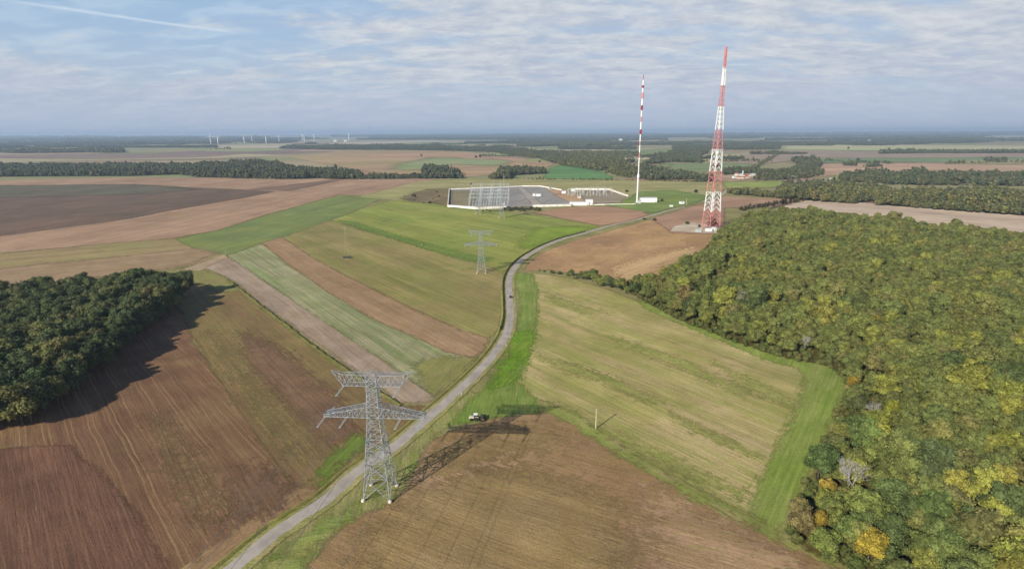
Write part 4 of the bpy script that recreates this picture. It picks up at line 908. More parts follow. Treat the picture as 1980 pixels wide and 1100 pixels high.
SMF = [((150, 148, 104), (160, 154, 116)), ((176, 154, 132), (164, 142, 120)), ((122, 144, 92), (132, 148, 100)), ((190, 178, 148), (176, 166, 132)), ((140, 126, 112), (150, 136, 118)), ((146, 158, 104), (156, 160, 112))]
for i in range(44):
    cx, cy = q.choice([(q.uniform(1190, 2000), q.uniform(291, 346)), (q.uniform(-100, 1000), q.uniform(276, 300)), (q.uniform(960, 1260), q.uniform(288, 318))]); wd = q.uniform(28, 95); th = (cy - 262) * q.uniform(0.05, 0.10); sl_ = q.uniform(-.03, .03)
    c1, c2 = SMF[i % 6]
    fld('field', 'small field on the far plain among hedges', [(cx - wd, cy - wd * sl_), (cx - wd * .5, cy - th), (cx + wd * .8, cy - th + wd * sl_), (cx + wd, cy + wd * sl_), (cx + wd * .3, cy + th), (cx - wd * .7, cy + th * .7)], 2 + i % 3, 1.5, A=c1, B=c2, ang=q.uniform(-.5, .5), streak=25, patch=0.004)
    if i % 2 == 0: far_wood('hedge line with trees between small far fields', [(cx - wd, cy + .5 - wd * sl_), (cx + wd, cy + .5 + wd * sl_), (cx + wd, cy + wd * sl_), (cx - wd, cy - wd * sl_)], 11 if cy > 300 else 17, 0.4, 1.1, MIDLEAF if i % 4 else FARLEAF, seed=200 + i)
    if i % 3 == 0: far_wood('small copse out on the far plain', [(cx - wd * .3, cy - th), (cx + wd * .2, cy - th * 1.2), (cx + wd * .35, cy - th * .8), (cx, cy - th * .6)], 12 if cy > 300 else 18, 0.8, 1.4, FARLEAF, seed=300 + i)
HZ = lambda x: (990 - x) * 0.00436
for i, (x0, x1, yy, th) in enumerate([(-300, 520, 266.5, 1.3), (640, 1150, 263.5, 1.2), (1050, 1500, 265.0, 1.5), (1380, 2250, 264.0, 1.4), (-300, 300, 277, 2.4), (150, 420, 283, 2.0), (-200, 240, 291, 3.0), (690, 960, 269.5, 1.2), (980, 1290, 272.0, 2.0),
                                      (1180, 1420, 279.0, 2.6), (1480, 1760, 273.5, 1.3), (1700, 2300, 276, 2.0), (1000, 1180, 283.0, 2.6), (1080, 1230, 289.5, 2.4), (900, 1010, 277.5, 1.6), (1450, 1560, 300.5, 1.2), (1700, 2200, 300, 2.0), (1290, 1380, 309.5, 2.2)]):
    xs = [x0 + (x1 - x0) * k / 12 for k in range(13)]; qq = random.Random(500 + i)
    top = [(x, yy + HZ(x) - th * qq.uniform(.3, 1.1)) for x in xs]; bot = [(x, yy + HZ(x) + th * qq.uniform(.1, .6)) for x in reversed(xs)]
    D_ = g((x0 + x1) / 2, yy + HZ((x0 + x1) / 2)).length; st = max(13, D_ / 300)
    far_wood('ragged belt of woodland across the far plain', top + bot, st, st / 12, st / 8.5, FARLEAF if i % 3 else MIDLEAF, seed=400 + i, flat=0.6 if D_ > 6000 else 0.9)
q = random.Random(77)
for i in range(70):
    yy = 258.9 + (q.random() ** 1.4) * 24; cx = q.uniform(-250, 2250); wd = q.uniform(40, 260); th = 0.3 + (yy - 257) * q.uniform(0.05, 0.11)
    if yy > 274 and 380 < cx < 900: continue
    yy += (990 - cx) * 0.00436
    poly = [(cx - wd, yy + wd * .004), (cx - wd * .4, yy + th), (cx + wd * .5, yy + th * .8), (cx + wd, yy - wd * .004), (cx + wd * .3, yy - th * .4), (cx - wd * .5, yy - th * .5)]
    D_ = g(cx, yy).length
    if D_ > 34000: continue
    st = max(26, D_ / 260)
    far_wood('distant belt of woodland out on the hazy plain', poly, st, st / 12, st / 9, seed=100 + i, flat=0.5)

# ------------------------------------------------------------------ pylons of the power line
def body_w(h, s=1):
    for (h0, w0), (h1, w1) in zip(PW[:-1], PW[1:]):
        if h <= h1: return w0 + (w1 - w0) * (h - h0) / (h1 - h0)
    return PW[-1][1]
PW = [(0, 4.6), (29.8, 1.95), (44.9, 1.55)]
def pylon_meshes(thick=1.0):
    T = thick; out = {}
    def corner(h, sx, sy): w_ = body_w(h); return Vector((sx * w_, sy * w_, h))
    for k, (sx, sy) in enumerate(((-1, -1), (1, -1), (1, 1), (-1, 1))):
        mb = MB(); mb.bar(corner(0.6, sx, sy), corner(29.8, sx, sy), .42 * T, .34 * T); mb.bar(corner(29.8, sx, sy), corner(44.9, sx, sy), .34 * T, .3 * T); out.setdefault('leg', []).append(mb.mesh('leg', M['steel']))
        mb = MB(); c = corner(0, sx, sy); mb.lathe([(0.7, -0.4), (0.7, 0.5), (0.5, 0.9), (0.4, 0.95)], (c.x, c.y, 0), 12); out.setdefault('footing', []).append(mb.mesh('footing', M['concrete'], True))
    mb = MB(); hs = [0.6, 8.2, 13.6, 18.2, 22.2, 25.6, 28.0, 29.8, 31.8, 33.6, 35.6, 37.4, 39.2, 40.9, 42.8, 44.9]
    faces = [((-1, -1), (1, -1)), ((1, -1), (1, 1)), ((1, 1), (-1, 1)), ((-1, 1), (-1, -1))]
    for i, (a, b) in enumerate(zip(hs[:-1], hs[1:])):
        for c0, c1 in faces:
            p00, p01, p10, p11 = corner(a, *c0), corner(b, *c0), corner(a, *c1), corner(b, *c1)
            w_ = (.24 if i < 4 else .19) * T
            mb.bar(p00, p11, w_); mb.bar(p10, p01, w_)
            if i in (0, 1, 2, 3):   # redundant members halving the big panels
                x = (p00 + p11 + p10 + p01) / 4
                for f in (0.25, 0.5, 0.75):
                    mb.bar(p00.lerp(p01, f), p00.lerp(p11, f) if f < .5 else p01.lerp(p10, 1 - f), w_ * .6); mb.bar(p10.lerp(p11, f), p10.lerp(p01, f) if f < .5 else p11.lerp(p00, 1 - f), w_ * .6)
            mb.bar(p01, p11, w_ * .9)
        if i in (0, 2, 6, 12, 14): mb.bar(corner(b, -1, -1), corner(b, 1, 1), .16 * T); mb.bar(corner(b, 1, -1), corner(b, -1, 1), .16 * T)
    out['lattice_body'] = [mb.mesh('lattice_body', M['steel'])]
    # lower crossarm: flat bottom, top chords falling to square ended tips
    mb = MB()
    for s in (-1, 1):
        n = 9; W0, W1, X0, X1 = 1.95, 1.7, 1.9, 16.7; B = [[], []]; U = [[], []]
        for k in range(n + 1):
            t = k / n; x = s * (X0 + (X1 - X0) * t); w_ = W0 + (W1 - W0) * t; zt = 33.6 - (33.6 - 30.5) * min(1, t * 1.05)
            for j, sy in enumerate((-1, 1)): B[j].append(Vector((x, sy * w_, 29.8))); U[j].append(Vector((x, sy * w_ * (0.95 - .1 * t), zt)))
        for k in range(n):
            for j in (0, 1):
                mb.bar(B[j][k], B[j][k + 1], .34 * T); mb.bar(U[j][k], U[j][k + 1], .26 * T)
                mb.bar(B[j][k], U[j][k + 1], .17 * T); mb.bar(U[j][k], B[j][k + 1], .17 * T); mb.bar(B[j][k + 1], U[j][k + 1], .16 * T)
            mb.bar(B[0][k], B[1][k + 1], .17 * T); mb.bar(B[1][k], B[0][k + 1], .17 * T); mb.bar(U[0][k], U[1][k + 1], .15 * T); mb.bar(U[1][k], U[0][k + 1], .15 * T)
            mb.bar(B[0][k + 1], B[1][k + 1], .2 * T); mb.bar(U[0][k + 1], U[1][k + 1], .18 * T)
    out['lower_crossarm'] = [mb.mesh('lower_crossarm', M['steel'])]
    # upper crossarm: short lower boom with long earth wire horns splaying up and out
    mb = MB()
    for s in (-1, 1):
        n = 5; B = [[], []]; U = [[], []]
        for k in range(n + 1):
            t = k / n
            for j, sy in enumerate((-1, 1)): B[j].append(Vector((s * (1.6 + 7.9 * t), sy * (1.6 - .25 * t), 40.9))); U[j].append(Vector((s * (1.6 + 7.9 * t), sy * (1.55 - .55 * t), 44.6 - 1.3 * t * 0)))
        for k in range(n):
            for j in (0, 1):
                mb.bar(B[j][k], B[j][k + 1], .32 * T); mb.bar(U[j][k], U[j][k + 1], .26 * T); mb.bar(B[j][k], U[j][k + 1], .17 * T); mb.bar(U[j][k], B[j][k + 1], .15 * T)
            mb.bar(B[0][k], B[1][k + 1], .16 * T); mb.bar(B[1][k], B[0][k + 1], .16 * T); mb.bar(U[0][k], U[1][k + 1], .15 * T); mb.bar(B[0][k + 1], B[1][k + 1], .2 * T); mb.bar(U[0][k + 1], U[1][k + 1], .18 * T)
        tip = Vector((s * 13.4, 0, 45.6))
        for j in (0, 1):
            mb.bar(U[j][n], tip, .26 * T); mb.bar(B[j][n], tip, .28 * T)
            for f in (.3, .6): mb.bar(U[j][n].lerp(tip, f), B[j][n].lerp(tip, f), .15 * T); mb.bar(U[0][n].lerp(tip, f), U[1][n].lerp(tip, f), .13 * T)
            mb.bar(B[j][n], U[j][n].lerp(tip, .3), .14 * T)
    out['upper_crossarm'] = [mb.mesh('upper_crossarm', M['steel'])]
    return out
PM1, PM2 = pylon_meshes(0.94), pylon_meshes(0.88)
ATT = [(-16.3, 29.6), (-9.0, 29.6), (9.0, 29.6), (16.3, 29.6), (-9.2, 40.7), (9.2, 40.7)]
EARTH = [(-13.4, 45.6), (13.4, 45.6)]
def insulator(length=5.2):
    mb = MB()
    for sx in (-.2, .2):
        n = 22
        prof = []
        for k in range(n): prof += [(0.07, k / n * length), (0.12, (k + .3) / n * length), (0.07, (k + .6) / n * length)]
        mb.lathe(prof, (sx, 0, 0), 7)
    mb.box((0, 0, -0.05), (.8, .14, .14)); mb.box((0, 0, length + .05), (.8, .14, .14)); return mb.mesh('insulator', M['insul'])
INS = insulator()
def pylon(label, base, rz, s=1.0, PM=PM1, dirs=None, group='pylons of the high voltage line'):
    r_ = empty('power_pylon', (base.x, base.y, 0), rz); r_.scale = (s, s, s); tag(r_, label, 'pylon', group)
    for nm, lst in PM.items():
        for me in lst: o = bpy.data.objects.new(nm, me); SC.collection.objects.link(o); o.parent = r_
    ends = {}
    for di, hd in enumerate(dirs or []):
        for k, (x, z) in enumerate(ATT):
            o = bpy.data.objects.new('insulator', INS); SC.collection.objects.link(o); o.parent = r_
            loc = Vector((x, (1.7 if di == 0 else -1.7), z)); hl = hd - rz; dv = Vector((math.cos(hl), math.sin(hl), -0.16)).normalized()
            o.location = loc; o.rotation_euler = dv.to_track_quat('Z', 'Y').to_euler()
            e = loc + dv * 5.3; ca, sa = math.cos(rz), math.sin(rz)
            ends[(di, k)] = Vector((base.x + s * (e.x * ca - e.y * sa), base.y + s * (e.x * sa + e.y * ca), s * e.z))
    if dirs and len(dirs) == 2:     # slack jumper loops under the arms
        for k, (x, z) in enumerate(ATT):
            mb = MB(); pts = []
            for i in range(9):
                t = i / 8; pts.append(Vector((x, (t * 2 - 1) * 5.6, z - 0.9 - 2.6 * (1 - (t * 2 - 1) ** 2))))
            for a, b in zip(pts[:-1], pts[1:]): mb.bar(a, b, .07, .07, 3)
            mb.build('jumper_wire', M['cable'], r_)
    for k, (x, z) in enumerate(EARTH):
        ca, sa = math.cos(rz), math.sin(rz); ends[('e', k)] = Vector((base.x + s * x * ca, base.y + s * x * sa, s * z))
    return ends
P0, P1, P2, P3 = Vector((-99, -150, 0)), g(733, 962), g(931, 527), g(970, 422)
P1 = (g(702, 971) + g(768, 938)) / 2; P1.z = 0
h01 = math.atan2(P1.y - P0.y, P1.x - P0.x); h12 = math.atan2(P2.y - P1.y, P2.x - P1.x); h23 = math.atan2(P3.y - P2.y, P3.x - P2.x)
E1 = pylon('nearest steel lattice pylon standing beside the lane, casting a long shadow', P1, R(-3.5), 1.0, PM1, (h12, h01 + math.pi))
E2 = pylon('middle lattice pylon standing in the olive meadow left of the lane bend', P2, R(-1.5), 0.84, PM2, (h23, h12 + math.pi))
E3 = pylon('far lattice pylon right in front of the substation wall', P3, R(2), 0.84, PM2, (h23, h23 + math.pi))
P4 = g(924, 414)
E4 = pylon('far lattice pylon left of the other one at the substation wall', P4, R(8), 0.80, PM2, (R(95), R(215)))
def cable(label, a, b, sag, dia, grp):
    mb = MB(); n = 40; pts = [a.lerp(b, i / n) - Vector((0, 0, 4 * sag * (i / n) * (1 - i / n))) for i in range(n + 1)]
    for p_, q_ in zip(pts[:-1], pts[1:]): mb.bar(p_, q_, dia, dia, 3)
    o = mb.build('power_cable', M['cable'], None); tag(o, label, 'cable', grp)
names = ['outer left of the lower crossarm', 'inner left of the lower crossarm', 'inner right of the lower crossarm', 'outer right of the lower crossarm', 'left of the upper crossarm', 'right of the upper crossarm']
for k in range(6):
    x, z = ATT[k]; e0 = Vector((P0.x + x, P0.y, z - .8))
    cable(f'cable toward the viewer, {names[k]}, near pylon', E1[(1, k)], e0, 9, 0.12, 'cables in front of the near pylon')
    cable(f'cable from near to middle pylon, {names[k]}', E1[(0, k)], E2[(1, k)], 10, 0.08, 'cables between the near and middle pylons')
    cable(f'cable from middle to far pylon, {names[k]}', E2[(0, k)], E3[(1, k)], 9, 0.06, 'cables between the middle and far pylons')
for k, sd_ in enumerate(('left', 'right')):
    cable(f'thin earth wire toward the viewer from {sd_} horn of near pylon', E1[('e', k)], Vector((P0.x + EARTH[k][0], P0.y, EARTH[k][1])), 6, 0.03, 'earth wires of the line')
    cable(f'thin earth wire from {sd_} horn of near pylon to middle pylon', E1[('e', k)], E2[('e', k)], 7, 0.03, 'earth wires of the line')
    cable(f'thin earth wire from {sd_} horn of middle pylon to far pylon', E2[('e', k)], E3[('e', k)], 7, 0.03, 'earth wires of the line')

# ------------------------------------------------------------------ slim lattice mast with a dark base left of the middle pylon
b5 = g(671, 499); r5 = empty('lattice_mast', b5, R(10)); tag(r5, 'slim faint grey lattice mast with a dark block at its foot in the meadow', 'mast')
mb = MB(); n = 14
for k in range(n):
    z0, z1 = 1.4 + k * 2.2, 1.4 + (k + 1) * 2.2; w0, w1 = 1.7 - k * .09, 1.7 - (k + 1) * .09
    cs = [(-1, -1), (1, -1), (1, 1), (-1, 1)]
    for j in range(4):
        a, b = cs[j], cs[(j + 1) % 4]
        mb.bar((a[0] * w0, a[1] * w0, z0), (a[0] * w1, a[1] * w1, z1), .028); mb.bar((a[0] * w0, a[1] * w0, z0), (b[0] * w1, b[1] * w1, z1), .03)
mb.build('lattice_body', M['steel_dull'], r5)
mb = MB(); mb.box((0, 0, .8), (7.5, 3.6, 1.6), 0, 0, .96); mb.box((2.4, 0, 1.75), (2.0, 2.4, .3)); mb.build('base_block', M['iron'], r5)

# ------------------------------------------------------------------ red and white lattice tower
tb = g(1374, 443.5); tw = empty('lattice_tower', tb, R(20)); tag(tw, 'tall tapering red and white lattice tower at the corner of the wood', 'tower')
prof = [(0, 7.9), (23, 6.8), (47, 5.9), (72, 5.0), (98, 4.0), (122, 3.15), (150, 2.1), (173, 1.5), (193, 1.15), (216, 0.85)]
def tw_w(h):
    for (h0, w0), (h1, w1) in zip(prof[:-1], prof[1:]):
        if h <= h1: return w0 + (w1 - w0) * (h - h0) / (h1 - h0)
    return prof[-1][1]
for bi, ((h0, _), (h1, _)) in enumerate(zip(prof[:-1], prof[1:])):
    m_ = M['red'] if bi % 2 == 0 else M['white']; mb = MB()
    nP = 4 if bi < 5 else 5 if bi < 6 else 6; lw = [1.3, 1.3, 1.2, 1.15, 1.0, 1.0, .9, .8, .7][bi] * (0.8 if bi % 2 == 0 else 1.0)
    cs = [(-1, -1), (1, -1), (1, 1), (-1, 1)]
    for k in range(nP):
        z0, z1 = h0 + (h1 - h0) * k / nP, h0 + (h1 - h0) * (k + 1) / nP; a_, b_ = tw_w(z0), tw_w(z1)
        for j in range(4):
            c0, c1 = cs[j], cs[(j + 1) % 4]
            A0, A1 = Vector((c0[0] * a_, c0[1] * a_, z0)), Vector((c0[0] * b_, c0[1] * b_, z1)); B0, B1 = Vector((c1[0] * a_, c1[1] * a_, z0)), Vector((c1[0] * b_, c1[1] * b_, z1))
            mb.bar(A0, A1, lw); mid = (A1 + B1) / 2
            mb.bar(A0, mid, lw * .42); mb.bar(B0, mid, lw * .42)      # chevron bracing
            if bi % 2 == 0 or k % 2: mb.bar(A1, B1, lw * .35)
    if bi >= 7:
        mb.lathe([(tw_w(h0) * 1.0, h0), (tw_w(h1) * 1.0, h1)], (0, 0, 0), 12)
    mb.build('tower_section', m_, tw)
for zz in (72, 98, 150, 193):
    mb = MB(); w_ = tw_w(zz) + .8
    for a, b in (((-w_, -w_), (w_, -w_)), ((w_, -w_), (w_, w_)), ((w_, w_), (-w_, w_)), ((-w_, w_), (-w_, -w_))): mb.bar((*a, zz + .2), (*b, zz + .2), .7); mb.bar((*a, zz + 1.3), (*b, zz + 1.3), .2)
    mb.build('platform', M['white'] if zz in (98, 193) else M['red'], tw)
for sx, sy in ((-1, -1), (1, -1), (1, 1), (-1, 1)):
    mb = MB(); mb.box((sx * 7.9, sy * 7.9, .5), (2, 2, 1.2), 0, 0, .8); mb.build('footing', M['concrete'], tw)
mb = MB()
for a in range(4): t = a * math.pi / 2; mb.box((2.2 * math.cos(t), 2.2 * math.sin(t), 80), (1.4, 1.4, 5), t)
mb.build('antenna_panels', M['darkred'], tw)

# ------------------------------------------------------------------ slender guyed mast
mp = g(1231.5, 392.5); ms = empty('radio_mast', mp, 0); tag(ms, 'slender red and white banded mast behind the lane left of the lattice tower', 'mast')
def h_of(y):
    lo, hi = 0.0, 260.0
    for _ in range(40):
        md_ = (lo + hi) / 2
        if project((mp.x, mp.y, md_))[1] > y: lo = md_
        else: hi = md_
    return lo
bands = [(392.5, 341, 'white', 1.35), (341, 324, 'white', .85), (324, 304.5, 'white', .95), (304.5, 295, 'red', .95), (295, 281.5, 'white', .95), (281.5, 274, 'red', 1.0), (274, 260, 'white', 1.05), (260, 250.5, 'darkred', 1.25), (250.5, 236, 'white', 1.1),
         (236, 226, 'red', 1.1), (226, 214, 'white', 1.15), (214, 204, 'darkred', 1.2), (204, 191, 'white', 1.25), (191, 179.5, 'red', 1.5), (179.5, 170.5, 'white', 1.2), (170.5, 165.5, 'darkred', 1.5), (165.5, 155, 'white', .95), (155, 145, 'darkred', .5)]
for y0, y1, m_, rr in bands:
    z0, z1 = h_of(y0), h_of(y1); mb = MB(); mb.lathe([(rr, z0), (rr, z1)], (0, 0, 0), 10)
    if m_ != 'white' and rr > 1.1:
        for a in range(4): t = a * math.pi / 2 + .4; mb.box(((rr + .3) * math.cos(t), (rr + .3) * math.sin(t), (z0 + z1) / 2), (.5, 1.2, (z1 - z0) * .7), t)
    mb.build('mast_section', M[m_], ms)
mb = MB(); z_ = h_of(341); mb.lathe([(1.3, z_ - 5), (2.3, z_ - 1.5), (2.3, z_), (.9, z_ + 5)], (0, 0, 0), 12); mb.build('collar', M['white'], ms)
mb = MB(); mb.lathe([(3.0, 0), (3.0, 1.2), (1.6, 2.2)], (0, 0, 0), 14); mb.build('footing', M['concrete'], ms)
for z_, rad in ((h_of(341), 45), (h_of(274), 80), (h_of(204), 120)):
    for a in (0.4, 2.5, 4.6):
        mb = MB(); mb.bar((0, 0, z_), (rad * math.cos(a), rad * math.sin(a), 0), .05, .05, 3); mb.build('guy_wire', M['cable'], ms)

# ------------------------------------------------------------------ buildings
def shed(name, label, c, L_, W_, H_, rz, wall=None, roof='flat', cat='building', windows=3, door=True, roofm=None, group=None):
    r_ = empty(name, (c.x, c.y, 0), rz); tag(r_, label, cat, group); wall = wall or M['white']; roofm = roofm or M['roofgrey']
    mb = MB(); mb.box((0, 0, H_ / 2), (L_, W_, H_)); mb.build('wall', wall, r_)
    mb = MB()
    if roof == 'flat': mb.box((0, 0, H_ + .16), (L_ + .5, W_ + .5, .3))
    else:
        hr = W_ * .38; x0, x1, y0 = -L_ / 2 - .4, L_ / 2 + .4, W_ / 2 + .4; z0 = H_ - .1
        vs = [(x0, -y0, z0), (x1, -y0, z0), (x1, y0, z0), (x0, y0, z0), (x0, 0, z0 + hr), (x1, 0, z0 + hr)]
        mb.add(vs, [(0, 1, 5, 4), (2, 3, 4, 5), (0, 4, 3), (1, 2, 5), (3, 2, 1, 0)])
    mb.build('roof', roofm, r_)
    for k in range(windows):
        x = L_ * ((k + 1) / (windows + 1) - .5); mb = MB(); mb.box((x, -W_ / 2 - .01, H_ * .6), (min(1.6, L_ * .12), .06, H_ * .25)); mb.build('window', M['glass'], r_)
    if door: mb = MB(); mb.box((L_ * .42, -W_ / 2 - .012, min(1.1, H_ * .35)), (1.4 if H_ < 5 else 3.2, .06, min(2.2, H_ * .7) if H_ < 5 else 4.0)); mb.build('door', M['steel_dull'], r_)
    return r_
shed('equipment_building', 'long white flat roofed building at the foot of the slender mast', g(1253, 391.5), 29, 11, 8.5, R(-3), windows=0)
shed('equipment_building', 'low grey annex between the slender mast and the long white building', g(1236, 394), 5, 6, 6, R(-3), M['steel_dull'], windows=0, door=False)
shed('utility_hut', 'small cream hut close to the lane in front of the long white building', g(1298, 400.5), 4.5, 4, 3.4, R(10), windows=0)
shed('utility_hut', 'small white hut with a flat roof farther up beside the lane', g(1318, 395), 7.5, 5, 4.6, R(10), windows=1)
shed('utility_hut', 'small white hut at the base of the lattice tower', g(1370, 448), 8, 4, 4.2, R(-5), windows=1)
shed('utility_hut', 'second white hut at the tower base, nearer the wood', g(1380, 447), 4, 4, 5, R(12), windows=0)
shed('utility_hut', 'grey green cabin left of the tower on the gravel pad', g(1350, 449), 6, 4, 4, R(5), M['steel_dull'], windows=1)
shed('control_building', 'long white low control building at the front of the second yard', g(1120, 397), 32, 9, 6, R(1), windows=0)
shed('control_building', 'taller white block at the right end of the control building', g(1139, 396.5), 11, 10, 9.5, R(1), windows=0)
shed('utility_hut', 'small white kiosk in the main yard beside the front wall', g(974, 397), 4, 4, 4, 0, windows=0)
shed('relay_hut', 'left one of two white relay huts in the dark yard', g(1032.5, 380), 5, 5, 5.5, 0, windows=0)
shed('relay_hut', 'right wider one of two white relay huts in the dark yard', g(1041, 380), 9, 5, 5, 0, windows=0)
shed('relay_hut', 'pale hut at the gap between the two yards', g(1090, 375), 8, 6, 6, 0, windows=0)
shed('relay_hut', 'pale hut at the back left of the second yard', g(1108, 371), 7, 5, 6, 0, windows=0)
shed('relay_hut', 'small cream hut in the middle of the second yard', g(1120, 384), 6, 5, 4.5, 0, M['concrete'], windows=0)

def wall_run(name, label, pxs, h_, thick=0.5):
    pts = G(pxs); mb = MB()
    for a, b in zip(pts[:-1], pts[1:]):
        L_ = (b - a).length; n_ = max(1, round(L_ / 18)); an = math.atan2(b.y - a.y, b.x - a.x)
        for k in range(n_):
            p0, p1 = a.lerp(b, k / n_), a.lerp(b, (k + 1) / n_); c = (p0 + p1) / 2; seg = (p1 - p0).length
            mb.box((c.x, c.y, h_ / 2), (seg - .3, thick, h_), an); mb.box((p0.x, p0.y, h_ / 2 + .1), (.6, thick + .25, h_ + .2), an)
    o = mb.build(name, M['wallwhite']); tag(o, label, 'wall')
wall_run('perimeter_wall', 'white concrete wall along the front and left of the main substation yard', [(978, 402.5), (924, 405), (866, 400.5), (869, 367.5)], 3.6, 1.2)
wall_run('perimeter_wall', 'white wall curving along the back of the main substation yard', [(869, 367.5), (960, 364), (1010, 361.5), (1044, 361.5), (1086, 369)], 3.0, 1.2)
wall_run('perimeter_wall', 'white wall from the bushes to the control building', [(1030, 400.5), (1104, 398.8), (1105.5, 394)], 3.6, 1.2)
wall_run('perimeter_wall', 'white wall around the back and right of the second yard', [(1104, 367.5), (1177, 368), (1214, 381)], 3.6, 1.6)
wall_run('perimeter_wall', 'low pale wall running right from the control building to the slender mast', [(1146, 397), (1168, 396.5), (1229, 396)], 1.8, .8)

# substation steelwork
def gantry_meshes(span, h_):
    col_, bm2 = MB(), MB()
    for x in (-span / 2, span / 2):
        n_ = 6
        for k in range(n_):
            z0, z1 = h_ * k / n_, h_ * (k + 1) / n_; w0, w1 = 1.0 - .09 * k, 1.0 - .09 * (k + 1)
            cs = [(-1, -1), (1, -1), (1, 1), (-1, 1)]
            for j in range(4):
                a, b = cs[j], cs[(j + 1) % 4]
                col_.bar((x + a[0] * w0, a[1] * w0, z0), (x + a[0] * w1, a[1] * w1, z1), .3); col_.bar((x + a[0] * w0, a[1] * w0, z0), (x + b[0] * w1, b[1] * w1, z1), .16)
        col_.bar((x, 0, h_), (x, 0, h_ + 5), .25, .1)
    n_ = 8
    for k in range(n_):
        x0, x1 = -span / 2 + span * k / n_, -span / 2 + span * (k + 1) / n_
        for yy, zz in ((-.6, h_ - .9), (.6, h_ - .9), (-.6, h_ + .3), (.6, h_ + .3)): bm2.bar((x0, yy, zz), (x1, yy, zz), .28)
        bm2.bar((x0, -.6, h_ - .9), (x1, -.6, h_ + .3), .16); bm2.bar((x0, .6, h_ + .3), (x1, .6, h_ - .9), .16); bm2.bar((x0, -.6, h_ - .9), (x1, .6, h_ - .9), .14)
    ins = MB()
    for k in range(3):
        x = span * ((k + 1) / 4 - .5); ins.lathe([(.12, 0), (.28, .4), (.12, .8), (.28, 1.2), (.12, 1.6), (.28, 2.0), (.12, 2.4)], (x, 0, h_ - 3.5), 6)
    return col_.mesh('column', M['steel_dull']), bm2.mesh('beam', M['steel_dull']), ins.mesh('insulator', M['insul'])
gm = gantry_meshes(19, 15); gm2 = gantry_meshes(14, 11)
def gantry(label, p_, rz, ms_, grp):
    r_ = empty('gantry', p_, rz); tag(r_, label, 'gantry', grp)
    for nm, me in zip(('column', 'beam', 'insulator'), ms_): o = bpy.data.objects.new(nm, me); SC.collection.objects.link(o); o.parent = r_
rows = ['front', 'second', 'middle', 'fourth', 'rear']
for ri, y in enumerate((399, 391, 383.5, 376.5, 370)):
    for ci, x in enumerate((918, 938, 957, 972)):
        p_ = g(x + ri * 0.8, y); gantry(f'steel gantry in the {rows[ri]} row of the main yard, {["leftmost", "second from left", "third from left", "rightmost"][ci]}', p_, R(3), gm, 'gantries of the main substation yard')
for i, (x, y) in enumerate(((1106, 376), (1120, 374), (1134, 374), (1148, 373), (1162, 373), (1114, 381), (1176, 375))):
    gantry(f'low steel gantry in the second yard, number {["one", "two", "three", "four", "five", "six", "seven"][i]} from the left' if i not in (5,) else 'low steel gantry standing forward of the others in the second yard', g(x, y), R(-4), gm2, 'gantries of the second yard')
# switchgear posts standing in rows below the gantries
mb = MB(); mb.box((0, 0, .25), (1.2, 1.2, .5)); mb.bar((-.4, 0, .5), (-.15, 0, 3.2), .22); mb.bar((.4, 0, .5), (.15, 0, 3.2), .22); mb.box((0, 0, 3.3), (1.6, 1.0, .35)); mb.lathe([(.3, 3.4), (.5, 3.8), (.3, 4.2), (.5, 4.6), (.3, 5.0), (.5, 5.4), (.28, 5.8), (.42, 6.4), (.2, 6.8)], (0, 0, 0), 8)
post_me = mb.mesh('switchgear_post', M['steel_dull'])
for ri, y in enumerate((402, 395, 387, 380, 373)):
    for ci, x in enumerate((908, 914, 920, 925, 930, 935, 940, 945, 950, 955, 960, 965, 970, 975, 980)):
        o = bpy.data.objects.new('switchgear_post', post_me); SC.collection.objects.link(o); o.location = g(x + ri * .8, y - .5); o.rotation_euler.z = 0.1 * ci
        tag(o, f'grey switchgear post between the gantries, {rows[ri]} row', 'switchgear', 'switchgear posts in the main yard')
for i, (x, y) in enumerate(((1100, 378), (1108, 379), (1117, 378), (1126, 378), (1136, 377), (1146, 377), (1158, 376), (1168, 377), (1128, 371), (1142, 370.5), (1156, 370.5))):
    o = bpy.data.objects.new('switchgear_post', post_me); SC.collection.objects.link(o); o.location = g(x, y); tag(o, 'grey switchgear post in the second yard', 'switchgear', 'switchgear posts in the second yard')
for i in range(26):
    o = bpy.data.objects.new('switchgear_post', post_me); SC.collection.objects.link(o); o.location = g(1098 + (i % 13) * 6.2, 373 + (i // 13) * 7.0 + (i % 3) * .8); o.scale = (1.2, 1.2, 1.1); tag(o, 'grey switchgear post in the second yard', 'switchgear', 'switchgear posts in the second yard')
for i, (x, y) in enumerate(((950, 377), (964, 371), (1064, 368))):
    c = g(x, y); r_ = empty('transformer', c, R(5)); tag(r_, ['transformer in the middle of the gantries', 'transformer near the back of the gantries', 'transformer near the sandy ground at the back'][i], 'transformer', 'transformers of the substation')
    mb = MB(); mb.box((0, 0, 2.4), (7, 3.6, 4), 0, 0, .97); mb.lathe([(.8, -2.6), (.8, 2.6)], (0, 1.2, 5.4), 10, 0, 'X'); mb.build('tank', M['steel_dull'], r_)
    mb = MB()
    for k in range(7): mb.box((-2.7 + k * .9, -2.3, 2.2), (.3, .9, 3)); 
    mb.build('radiator', M['steel_dull'], r_)
    for k in range(3): mb = MB(); mb.lathe([(.3, 0), (.5, .5), (.3, 1), (.45, 1.5), (.15, 2.6)], (-2 + 2 * k, -.4, 4.4), 7); mb.build('bushing', M['insul'], r_)
